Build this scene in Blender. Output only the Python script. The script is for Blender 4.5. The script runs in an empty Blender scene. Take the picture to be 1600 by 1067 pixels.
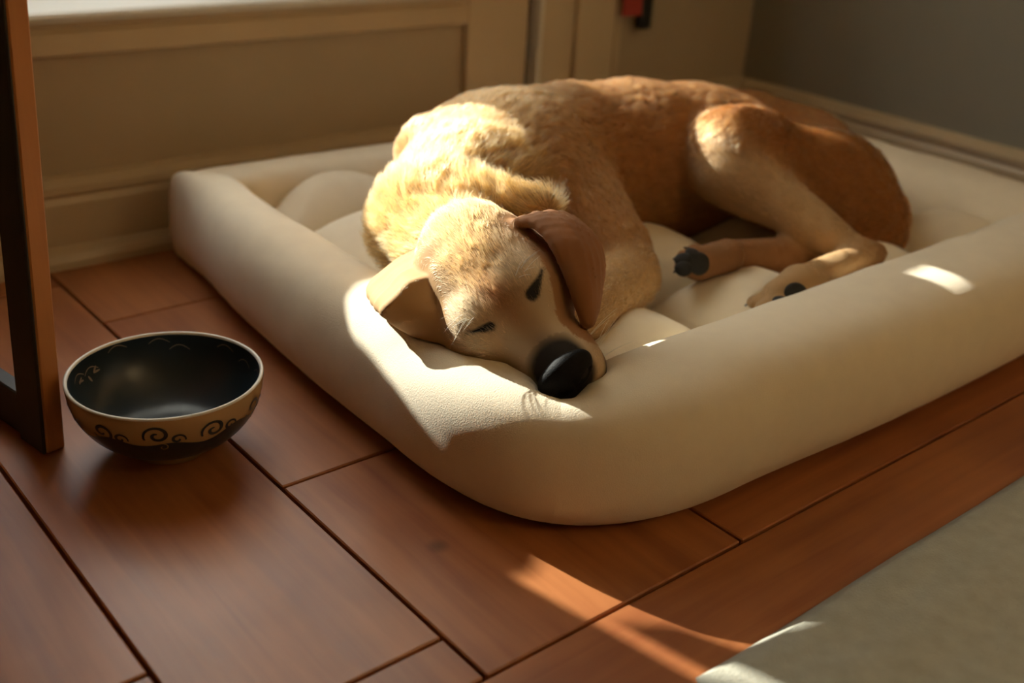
import bpy, bmesh, math, random
import numpy as np
from mathutils import Vector, Matrix

random.seed(7); rng = np.random.default_rng(7)
SC = bpy.context.scene
COL = SC.collection

# ------------------------------------------------------------------ camera, sky, sun, exposure
F_PX = 1732.0
PITCH, ROLL, YAW = math.radians(25.65), math.radians(3.79), math.radians(41.29)
cam_d = bpy.data.cameras.new('camera'); cam = bpy.data.objects.new('camera', cam_d); COL.objects.link(cam)
fw = Vector((math.sin(YAW)*math.cos(PITCH), math.cos(YAW)*math.cos(PITCH), -math.sin(PITCH)))
rt = Vector((math.cos(YAW), -math.sin(YAW), 0)); up = rt.cross(fw)
r2 = math.cos(ROLL)*rt + math.sin(ROLL)*up; u2 = -math.sin(ROLL)*rt + math.cos(ROLL)*up
M = Matrix((r2, u2, -fw)).transposed().to_4x4(); M.translation = Vector((0, 0, .56))
cam.matrix_world = M
cam_d.sensor_width = 36.0; cam_d.lens = 36.0*F_PX/1600.0
cam_d.clip_start = .02
cam_d.dof.use_dof = True; cam_d.dof.focus_distance = .97; cam_d.dof.aperture_fstop = 3.4
SC.camera = cam

world = bpy.data.worlds.new('sky'); SC.world = world; world.use_nodes = True
wn = world.node_tree
bg = wn.nodes['Background']; bg.inputs[0].default_value = (.96, .97, 1.0, 1); bg.inputs[1].default_value = 4.2

SUN_E, SUN_A = math.radians(28.0), math.radians(11.3)
sd = bpy.data.lights.new('sun', 'SUN'); sd.energy = 11.5; sd.angle = math.radians(.6); sd.color = (1.0, .94, .84)
sun = bpy.data.objects.new('sun', sd); COL.objects.link(sun)
sdir = Vector((math.sin(SUN_A)*math.cos(SUN_E), -math.cos(SUN_A)*math.cos(SUN_E), -math.sin(SUN_E)))
sun.rotation_euler = sdir.to_track_quat('-Z', 'Y').to_euler(); sun.location = (-.5, 5, 3)

SC.view_settings.view_transform = 'Standard'; SC.view_settings.look = 'None'
SC.view_settings.gamma = 1.0; SC.view_settings.use_curve_mapping = False
SC.view_settings.exposure = 0.45
SC.cycles.max_bounces = 10; SC.cycles.diffuse_bounces = 6; SC.cycles.transparent_max_bounces = 12
SC.cycles.sample_clamp_indirect = 8.0

# ------------------------------------------------------------------ helpers
def link(o, parent=None):
    COL.objects.link(o)
    if parent is not None: o.parent = parent
    return o
def tag(o, label=None, cat=None, group=None, kind=None):
    if label: o['label'] = label
    if cat: o['category'] = cat
    if group: o['group'] = group
    if kind: o['kind'] = kind
    return o
def empty(name, loc, label=None, cat=None):
    o = bpy.data.objects.new(name, None); o.empty_display_size = .05; o.location = loc; link(o)
    return tag(o, label, cat)
def mesh(name, v, f, mat, parent=None, smooth=True, loc=None):
    me = bpy.data.meshes.new(name); me.from_pydata([tuple(map(float, p)) for p in v], [], [tuple(map(int, q)) for q in f]); me.update()
    if smooth: me.polygons.foreach_set('use_smooth', [True]*len(me.polygons))
    if mat is not None: me.materials.append(mat)
    o = bpy.data.objects.new(name, me); link(o, parent)
    if parent is not None: o.matrix_parent_inverse = Matrix.Translation(-Vector(parent.location))
    return o
def from_bm(name, bm, mat, parent=None, smooth=False):
    me = bpy.data.meshes.new(name); bm.normal_update(); bm.to_mesh(me); bm.free()
    if smooth: me.polygons.foreach_set('use_smooth', [True]*len(me.polygons))
    me.materials.append(mat)
    o = bpy.data.objects.new(name, me); link(o, parent)
    if parent is not None: o.matrix_parent_inverse = Matrix.Translation(-Vector(parent.location))
    return o
def box_bm(bm, x0, x1, y0, y1, z0, z1, bev=0.0, seg=2):
    r = bmesh.ops.create_cube(bm, size=1.0)
    vs = r['verts']
    for v in vs:
        v.co = Vector(((x0+x1)/2+v.co.x*(x1-x0), (y0+y1)/2+v.co.y*(y1-y0), (z0+z1)/2+v.co.z*(z1-z0)))
    if bev > 0:
        es = list({e for v in vs for e in v.link_edges})
        bmesh.ops.bevel(bm, geom=es, offset=bev, segments=seg, affect='EDGES', profile=.5)
def box(name, x0, x1, y0, y1, z0, z1, mat, parent=None, bev=0.0, kind=None):
    bm = bmesh.new(); box_bm(bm, x0, x1, y0, y1, z0, z1, bev)
    o = from_bm(name, bm, mat, parent)
    if kind: o['kind'] = kind
    return o
def profile_x(name, prof, x0, x1, mat, parent=None, kind=None):
    """extrude a (y,z) profile along x"""
    n = len(prof); v = [(x0, y, z) for y, z in prof]+[(x1, y, z) for y, z in prof]
    f = [(i, (i+1) % n, n+(i+1) % n, n+i) for i in range(n)]+[tuple(range(n))[::-1], tuple(range(n, 2*n))]
    o = mesh(name, v, f, mat, parent, smooth=False)
    if kind: o['kind'] = kind
    return o
def profile_y(name, prof, y0, y1, mat, parent=None, kind=None):
    n = len(prof); v = [(x, y0, z) for x, z in prof]+[(x, y1, z) for x, z in prof]
    f = [(i, (i+1) % n, n+(i+1) % n, n+i) for i in range(n)]+[tuple(range(n))[::-1], tuple(range(n, 2*n))]
    o = mesh(name, v, f, mat, parent, smooth=False)
    if kind: o['kind'] = kind
    return o

# ------------------------------------------------------------------ materials
def mat(name, col, rough=.6, **kw):
    m = bpy.data.materials.new(name); m.use_nodes = True
    b = m.node_tree.nodes['Principled BSDF']
    b.inputs['Base Color'].default_value = (*col, 1); b.inputs['Roughness'].default_value = rough
    for k, v in kw.items(): b.inputs[k.replace('_', ' ')].default_value = v
    return m
def noise_mat(name, c1, c2, scale=(1, 1, 1), nscale=20, rough=.7, bump=0, bscale=300, detail=4, **kw):
    m = mat(name, c1, rough, **kw); nt = m.node_tree; b = nt.nodes['Principled BSDF']
    tc = nt.nodes.new('ShaderNodeTexCoord'); mp = nt.nodes.new('ShaderNodeMapping'); mp.inputs['Scale'].default_value = scale
    nz = nt.nodes.new('ShaderNodeTexNoise'); nz.inputs['Scale'].default_value = nscale; nz.inputs['Detail'].default_value = detail
    rp = nt.nodes.new('ShaderNodeValToRGB'); rp.color_ramp.elements[0].position = .3; rp.color_ramp.elements[1].position = .7
    rp.color_ramp.elements[0].color = (*c1, 1); rp.color_ramp.elements[1].color = (*c2, 1)
    nt.links.new(tc.outputs['Object'], mp.inputs[0]); nt.links.new(mp.outputs[0], nz.inputs[0])
    nt.links.new(nz.outputs['Fac'], rp.inputs[0]); nt.links.new(rp.outputs[0], b.inputs['Base Color'])
    if bump:
        n2 = nt.nodes.new('ShaderNodeTexNoise'); n2.inputs['Scale'].default_value = bscale; n2.inputs['Detail'].default_value = 2
        nt.links.new(mp.outputs[0], n2.inputs[0])
        bp = nt.nodes.new('ShaderNodeBump'); bp.inputs['Strength'].default_value = bump; bp.inputs['Distance'].default_value = .002
        nt.links.new(n2.outputs['Fac'], bp.inputs['Height']); nt.links.new(bp.outputs[0], b.inputs['Normal'])
    return m

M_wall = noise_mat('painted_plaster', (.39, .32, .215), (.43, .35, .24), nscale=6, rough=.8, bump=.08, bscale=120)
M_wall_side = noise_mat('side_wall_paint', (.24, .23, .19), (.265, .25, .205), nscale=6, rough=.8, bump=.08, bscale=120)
M_trim = noise_mat('cream_gloss_paint', (.48, .39, .255), (.53, .43, .285), nscale=9, rough=.42)
M_sill = mat('white_sill_paint', (.62, .60, .53), .3)
M_ceil = mat('ceiling_paint', (.75, .68, .55), .9)
M_fabric = noise_mat('beige_cotton', (.74, .65, .50), (.78, .69, .53), nscale=40, rough=.95, bump=.25, bscale=900, Sheen_Weight=.15, Sheen_Roughness=.5)
M_rug = noise_mat('rug_weave', (.29, .28, .225), (.34, .33, .27), nscale=60, rough=1.0, bump=.5, bscale=500)
M_dark_gap = mat('dark_gap', (.02, .015, .012), .9)
M_leg = noise_mat('stained_table_wood', (.42, .17, .055), (.50, .22, .075), scale=(30, 30, 1.5), nscale=3, rough=.45)
M_leg_shade = noise_mat('leg_shade_wood', (.016, .015, .014), (.022, .02, .018), scale=(30, 30, 1.5), nscale=3, rough=.5)  # near-black wood: shade on the leg's left side put into the colour
M_bowl = noise_mat('cream_glaze', (.38, .255, .13), (.42, .29, .15), nscale=12, rough=.22)
M_navy = noise_mat('navy_glaze', (.009, .018, .027), (.015, .027, .038), nscale=15, rough=.32)
M_rim = mat('pale_rim_glaze', (.62, .60, .54), .25)
M_brush = mat('pale_brush_glaze', (.30, .22, .16), .3)
M_black = mat('black_plastic', (.01, .013, .014), .5)
M_red = mat('red_webbing', (.35, .04, .03), .8)
M_nose = noise_mat('wet_nose_leather', (.006, .0065, .007), (.010, .010, .011), nscale=200, rough=.62, bump=.25, bscale=900, Specular_IOR_Level=.12)
M_eye = mat('eye_dark', (.006, .006, .006), .25)
M_pad = noise_mat('paw_pad_leather', (.009, .0085, .0085), (.014, .013, .0125), nscale=150, rough=.75, bump=.4, bscale=600)
M_claw = mat('claw_horn', (.10, .07, .05), .4)
M_lawn = noise_mat('stone_terrace', (.42, .40, .36), (.5, .48, .43), nscale=3, rough=.9)

def wood_floor():
    m = bpy.data.materials.new('oiled_plank'); m.use_nodes = True; nt = m.node_tree; b = nt.nodes['Principled BSDF']
    at = nt.nodes.new('ShaderNodeAttribute'); at.attribute_name = 'uvw'
    mp = nt.nodes.new('ShaderNodeMapping'); mp.inputs['Scale'].default_value = (60, 3.5, 1)
    n1 = nt.nodes.new('ShaderNodeTexNoise'); n1.inputs['Scale'].default_value = 1.0; n1.inputs['Detail'].default_value = 6; n1.inputs['Distortion'].default_value = .6
    n2 = nt.nodes.new('ShaderNodeTexNoise'); n2.inputs['Scale'].default_value = 7.0; n2.inputs['Detail'].default_value = 3
    nt.links.new(at.outputs['Vector'], mp.inputs[0]); nt.links.new(mp.outputs[0], n1.inputs[0]); nt.links.new(at.outputs['Vector'], n2.inputs[0])
    mx = nt.nodes.new('ShaderNodeMix'); mx.data_type = 'FLOAT'; mx.inputs[0].default_value = .45
    nt.links.new(n1.outputs['Fac'], mx.inputs[2]); nt.links.new(n2.outputs['Fac'], mx.inputs[3])
    rp = nt.nodes.new('ShaderNodeValToRGB'); e = rp.color_ramp.elements
    e[0].position = .32; e[0].color = (.215, .062, .020, 1); e[1].position = .68; e[1].color = (.40, .150, .048, 1)
    nt.links.new(mx.outputs[0], rp.inputs[0]); 
    # knots
    vo = nt.nodes.new('ShaderNodeTexVoronoi'); vo.inputs['Scale'].default_value = 3.3
    nt.links.new(at.outputs['Vector'], vo.inputs['Vector'])
    kr = nt.nodes.new('ShaderNodeValToRGB'); kr.color_ramp.elements[0].position = .016; kr.color_ramp.elements[0].color = (.25, .25, .25, 1); kr.color_ramp.elements[1].position = .045; kr.color_ramp.elements[1].color = (1, 1, 1, 1)
    nt.links.new(vo.outputs['Distance'], kr.inputs[0])
    mm = nt.nodes.new('ShaderNodeMix'); mm.data_type = 'RGBA'; mm.blend_type = 'MULTIPLY'; mm.inputs[0].default_value = 1
    nt.links.new(rp.outputs[0], mm.inputs[6]); nt.links.new(kr.outputs[0], mm.inputs[7])
    nt.links.new(mm.outputs[2], b.inputs['Base Color'])
    rr = nt.nodes.new('ShaderNodeMapRange'); rr.inputs[3].default_value = .36; rr.inputs[4].default_value = .50
    nt.links.new(n1.outputs['Fac'], rr.inputs[0]); nt.links.new(rr.outputs[0], b.inputs['Roughness'])
    b.inputs['Coat Weight'].default_value = .28; b.inputs['Coat Roughness'].default_value = .30; b.inputs['Coat IOR'].default_value = 1.5; b.inputs['Specular IOR Level'].default_value = .4
    bp = nt.nodes.new('ShaderNodeBump'); bp.inputs['Strength'].default_value = .12; bp.inputs['Distance'].default_value = .001
    nt.links.new(n1.outputs['Fac'], bp.inputs['Height']); nt.links.new(bp.outputs[0], b.inputs['Normal'])
    return m
M_floor = wood_floor()

def fur_mats():
    h = bpy.data.materials.new('dog_hair'); h.use_nodes = True; nt = h.node_tree; nt.nodes.clear()
    out = nt.nodes.new('ShaderNodeOutputMaterial'); hb = nt.nodes.new('ShaderNodeBsdfHairPrincipled')
    at = nt.nodes.new('ShaderNodeAttribute'); at.attribute_name = 'coat'
    hb.parametrization = 'COLOR'; nt.links.new(at.outputs['Color'], hb.inputs['Color'])
    hb.inputs['IOR'].default_value = 1.28; hb.inputs['Roughness'].default_value = .45; hb.inputs['Radial Roughness'].default_value = .55
    if 'Coat' in hb.inputs: hb.inputs['Coat'].default_value = 0
    nt.links.new(hb.outputs[0], out.inputs[0])
    s = mat('dog_skin_coat', (.4, .2, .08), .8); nt = s.node_tree; b = nt.nodes['Principled BSDF']
    at = nt.nodes.new('ShaderNodeAttribute'); at.attribute_name = 'coat'
    nt.links.new(at.outputs['Color'], b.inputs['Base Color'])
    return h, s
M_hair, M_skin = fur_mats()
M_whisker = mat('white_whisker', (.85, .82, .74), .35)

def cloth_translucent():
    m = bpy.data.materials.new('shade_cloth'); m.use_nodes = True; nt = m.node_tree; nt.nodes.clear()
    out = nt.nodes.new('ShaderNodeOutputMaterial'); d = nt.nodes.new('ShaderNodeBsdfDiffuse'); t = nt.nodes.new('ShaderNodeBsdfTranslucent'); mx = nt.nodes.new('ShaderNodeMixShader')
    d.inputs[0].default_value = (.75, .70, .60, 1); t.inputs[0].default_value = (.74, .73, .69, 1); mx.inputs[0].default_value = SHADE_T
    nt.links.new(d.outputs[0], mx.inputs[1]); nt.links.new(t.outputs[0], mx.inputs[2]); nt.links.new(mx.outputs[0], out.inputs[0])
    return m
SHADE_T = .8
M_shade = cloth_translucent()
def glass_mat():
    m = bpy.data.materials.new('window_glass'); m.use_nodes = True; nt = m.node_tree; nt.nodes.clear()
    out = nt.nodes.new('ShaderNodeOutputMaterial'); t = nt.nodes.new('ShaderNodeBsdfTransparent'); g = nt.nodes.new('ShaderNodeBsdfGlossy'); mx = nt.nodes.new('ShaderNodeMixShader')
    g.inputs['Roughness'].default_value = .02; t.inputs[0].default_value = (.95, .97, .96, 1)
    mx.inputs[0].default_value = .05; nt.links.new(t.outputs[0], mx.inputs[1]); nt.links.new(g.outputs[0], mx.inputs[2]); nt.links.new(mx.outputs[0], out.inputs[0])
    return m
M_glass = glass_mat()

# ------------------------------------------------------------------ the room
WY = 1.383            # inner face of the window wall
RX = 1.772            # inner face of the right wall
LX, BY, CZ = -2.0, -2.2, 2.45
WX0, WX1, WZ0, WZ1 = .291, 1.100, .31, 1.75   # window opening
# floor: sub-floor slab + every plank
floor = box('floor', LX-.1, RX+.1, BY-.1, WY+.14, -.06, -.012, M_dark_gap, kind='structure')
GAP = .0016
def plank(x0, x1, y0, y1, along):
    bm = bmesh.new(); box_bm(bm, x0+GAP, x1-GAP, y0+GAP, y1-GAP, -.012, 0, .0012, 1)
    o = from_bm('plank', bm, M_floor, floor)
    me = o.data; n = len(me.vertices); co = np.empty(n*3); me.vertices.foreach_get('co', co); co = co.reshape(-1, 3)
    off = np.array([random.uniform(0, 50), random.uniform(0, 50), random.uniform(0, 9)])
    uv = co[:, [0, 1, 2]] if along == 'y' else co[:, [1, 0, 2]]
    at = me.attributes.new('uvw', 'FLOAT_VECTOR', 'POINT'); at.data.foreach_set('vector', (uv+off).astype(np.float32).ravel())
    return o
def row_y(x0, x1, cuts):
    for a, b in zip(cuts[:-1], cuts[1:]): plank(x0, x1, a, b, 'y')
yA = [.460]
row_y(-.165, .0235, [.460, .99, WY+.02]); row_y(.0235, .2125, [.460, .602, 1.22, WY+.02])
row_y(.2125, .401, [.460, .512, 1.30, WY+.02]); row_y(.401, .685, [.460, .756, 1.17, WY+.02])
x = -.165
while x > LX: row_y(max(x-.1885, LX), x, [.460, random.uniform(.6, 1.1), WY+.02]); x -= .1885
def row_x(y0, y1, cuts):
    for a, b in zip(cuts[:-1], cuts[1:]): plank(a, b, y0, y1, 'x')
y = .46; k = 0
while y < WY: row_x(y, min(y+.1885, WY+.02), [.685, (1.50, 1.1, 1.3, 1.45, 1.2)[k % 5], RX]); y += .1885; k += 1
y = .46; k = 0
while y > BY:
    row_x(max(y-.1885, BY), y, [LX, -1.1-.2*(k % 3), -.35+.4*(k % 2), (1.62, .9, 1.2)[k % 3], RX]); y -= .1885; k += 1

# walls
def wall_window():
    bm = bmesh.new()
    for b in ((LX-.1, WX0, 0, CZ), (WX1, RX+.1, 0, CZ), (WX0, WX1, 0, WZ0), (WX0, WX1, WZ1, CZ)):
        box_bm(bm, b[0], b[1], WY, WY+.14, b[2], b[3])
    return from_bm('wall_window', bm, M_wall)
tag(wall_window(), kind='structure')
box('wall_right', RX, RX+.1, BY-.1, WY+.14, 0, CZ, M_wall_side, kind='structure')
box('wall_left', LX-.1, LX, BY-.1, WY+.14, 0, CZ, M_wall, kind='structure')
box('wall_rear', LX, RX, BY-.1, BY, 0, CZ, M_wall, kind='structure')
box('ceiling', LX-.1, RX+.1, BY-.1, WY+.14, CZ, CZ+.1, M_ceil, kind='structure')
box('terrace', -6, 6, WY+.14, 9, -.25, -.15, M_lawn, kind='structure')

# trim of the window wall
def P(*a): return a
px0, px1 = LX, 1.070
# sill (nosing), apron with two beads, recessed panel field, base rail and shoe
profile_x('trim_sill', [(WY+.14, .300), (WY-.022, .300), (WY-.026, .303), (WY-.028, .307), (WY-.026, .311), (WY-.022, .314), (WY+.14, .318)], .18, 1.150, M_sill, kind='structure')
profile_x('trim_apron', [(WY, .258), (WY-.010, .258), (WY-.014, .262), (WY-.014, .286), (WY-.010, .292), (WY-.014, .296), (WY-.014, .300), (WY, .300)], px0, px1, M_trim, kind='structure')
profile_x('baseboard_window', [(WY, .0), (WY-.020, .0), (WY-.020, .078), (WY-.016, .086), (WY-.021, .093), (WY-.021, .101), (WY-.012, .109), (WY, .112)], px0, RX, M_trim, kind='structure')
profile_x('trim_shoe', [(WY-.020, .0), (WY-.040, .0), (WY-.040, .010), (WY-.036, .018), (WY-.028, .023), (WY-.020, .025)], px0, RX-.03, M_trim, kind='structure')
# upright boards right of the window
box('trim_pilaster', 1.070, 1.190, WY-.016, WY, .10, .300, M_trim, bev=.002, kind='structure')
box('trim_casing_side', 1.102, 1.190, WY-.016, WY, .3005, CZ, M_trim, bev=.002, kind='structure')
box('trim_stop_bead', 1.2035, 1.212, WY-.030, WY, .10, CZ, M_sill, bev=.002, kind='structure')
box('trim_casing_inner', 1.212, 1.284, WY-.024, WY, .10, CZ, M_trim, bev=.003, kind='structure')
box('trim_casing_outer', 1.2875, 1.374, WY-.030, WY, .10, CZ, M_trim, bev=.004, kind='structure')
box('trim_back_band', 1.384, 1.400, WY-.020, WY, .10, CZ, M_trim, bev=.003, kind='structure')
bm = bmesh.new(); box_bm(bm, 1.190, 1.2035, WY-.002, WY-.0005, .11, CZ); tag(from_bm('trim_shadow_gap', bm, M_dark_gap), kind='structure')
profile_y('baseboard_right', [(RX, 0), (RX-.020, 0), (RX-.020, .078), (RX-.016, .086), (RX-.021, .093), (RX-.021, .101), (RX-.012, .109), (RX, .112)], BY, WY-.02, M_trim, kind='structure')
# window: frame, sash stile, panes, two roller shades
win = empty('window_1', ((WX0+WX1)/2, WY+.07, WZ0)); win['kind'] = 'structure'
for nm, b in (('jamb', (WX0-.001, WX0+.003, WZ0+.001, WZ1)), ('jamb', (WX1-.005, WX1+.001, WZ0+.001, WZ1)), ('head', (WX0, WX1, WZ1-.03, WZ1))):
    box(nm, b[0], b[1], WY+.01, WY+.13, b[2], b[3], M_trim, win)
STILE = (.700, .850)
box('mullion', STILE[0], STILE[1], WY+.04, WY+.10, WZ0, WZ1, M_trim, win)
for a, b in ((WX0, STILE[0]), (STILE[1], WX1)):
    box('bottom_rail', a, b, WY+.07, WY+.10, WZ0, WZ0+.035, M_trim, win)
    box('pane', a, b, WY+.083, WY+.087, WZ0+.035, WZ1-.03, M_glass, win)
HEM = .585
def shade(x0, x1, hem):
    """roller shade hanging inside the reveal; hem is a list of (x, z) along the lower edge"""
    xs = np.array([p[0] for p in hem]); zs = np.array([p[1] for p in hem])
    n = 160; X = np.linspace(x0, x1, n); Z = np.interp(X, xs, zs); v = []; f = []
    for j in range(2):
        for i in range(n): v.append((X[i], WY+.045, Z[i] if j == 0 else WZ1-.03))
    for i in range(n-1): f.append((i, i+1, n+i+1, n+i))
    return mesh('roller_shade', v, f, M_shade)
s1 = tag(shade(WX0+.033, STILE[0]-.001, [(.324, .532), (.350, .545), (.370, .586), (.395, .600), (.42, .604), (.45, .613), (.53, .613), (.545, .566), (STILE[0], .564)]), 'cloth roller shade, hem shaped to cut the sun, lowered over the left half of the low window', 'shade')  # lower edge shaped to place the sun patches on head and bolster
s2 = tag(shade(STILE[1]+.001, WX1-.002, [(.84, .566), (.868, .566), (.874, .636), (.895, .640), (.912, .628), (.918, .566), (2, .564)]), 'cloth roller shade, hem notched to pass a sun spot, lowered over the right half of the low window', 'shade')  # lower edge notched to let one sun spot through
# unseen blockers added outside the glass to hold back the low sun
def sun_blocker():
    y0, y1 = WY+.19, WY+.33; x0, x1 = .235, .505
    pt = empty('sun_blocker', ((x0+x1)/2, (y0+y1)/2, -.15), 'added sun-blocking box with a round top and a lower box, unseen outside the window', 'sun_blocker')
    bm = bmesh.new(); box_bm(bm, x0+.01, x1-.01, y0+.01, y1-.01, -.15, .50, .012, 3); box_bm(bm, x0, x1, y0, y1, .46, .528, .018, 3)
    from_bm('blocker_body', bm, M_clay, pt)
    box('low_blocker', x1+.004, .80, y0+.01, y1-.01, -.15, .470, M_clay, pt, bev=.01)
    c = Vector((.285, WY+.26, .535)); v = []; f = []; n, m = 72, 20
    for j in range(m+1):
        th = math.pi*.97*j/m+.02
        for i in range(n):
            a = 2*math.pi*i/n; r = .058*(1-.07*abs(math.sin(a*6)))
            v.append(tuple(c+Vector((r*math.sin(th)*math.cos(a), r*math.sin(th)*math.sin(a), .060*math.cos(th)))))
    for j in range(m):
        for i in range(n): f.append((j*n+i, (j+1)*n+i, (j+1)*n+(i+1) % n, j*n+(i+1) % n))
    mesh('round_blocker', v, f, M_blocker_skin, pt)
M_clay = noise_mat('blocker_clay', (.35, .14, .07), (.42, .18, .09), nscale=8, rough=.8)
M_blocker_skin = noise_mat('blocker_skin', (.09, .16, .07), (.13, .20, .09), nscale=20, rough=.5)
sun_blocker()
tab = box('sun_block_tab', .868, .922, WY+.038, WY+.043, .562, .606, M_trim, s2, bev=.002)  # unseen tab added to block the sun below the hem notch
# warm fill light added unseen behind the camera, with stand and shade
def added_fill_lamp(x, y):
    lp = empty('added_fill_lamp', (x, y, 0), 'added warm fill light on a stand with a cloth shade, unseen behind the camera', 'fill_light')
    def rev(nm, prof, m, n=40):
        v = [(x+r*math.cos(2*math.pi*i/n), y+r*math.sin(2*math.pi*i/n), z) for r, z in prof for i in range(n)]
        f = [(j*n+i, j*n+(i+1) % n, (j+1)*n+(i+1) % n, (j+1)*n+i) for j in range(len(prof)-1) for i in range(n)]
        return mesh(nm, v, f, m, lp)
    rev('base', [(.001, 0), (.14, 0), (.14, .015), (.02, .025), (.012, .04)], M_black)
    rev('pole', [(.011, .03), (.011, 1.18), (.016, 1.20), (.016, 1.25), (.001, 1.25)], M_black)
    rev('fill_shade', [(.21, 1.12), (.15, 1.46)], M_fill_shade)
    ld = bpy.data.lights.new('fill_bulb', 'POINT'); ld.energy = FILL_W; ld.color = (1.0, .70, .36); ld.shadow_soft_size = .05
    lo = bpy.data.objects.new('fill_bulb', ld); link(lo, lp); lo.location = (0, 0, 1.31)
FILL_W = 25.0
M_fill_shade = M_shade.copy(); M_fill_shade.name = 'fill_shade_cloth'
added_fill_lamp(1.20, -1.10)
FUR = True
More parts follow.
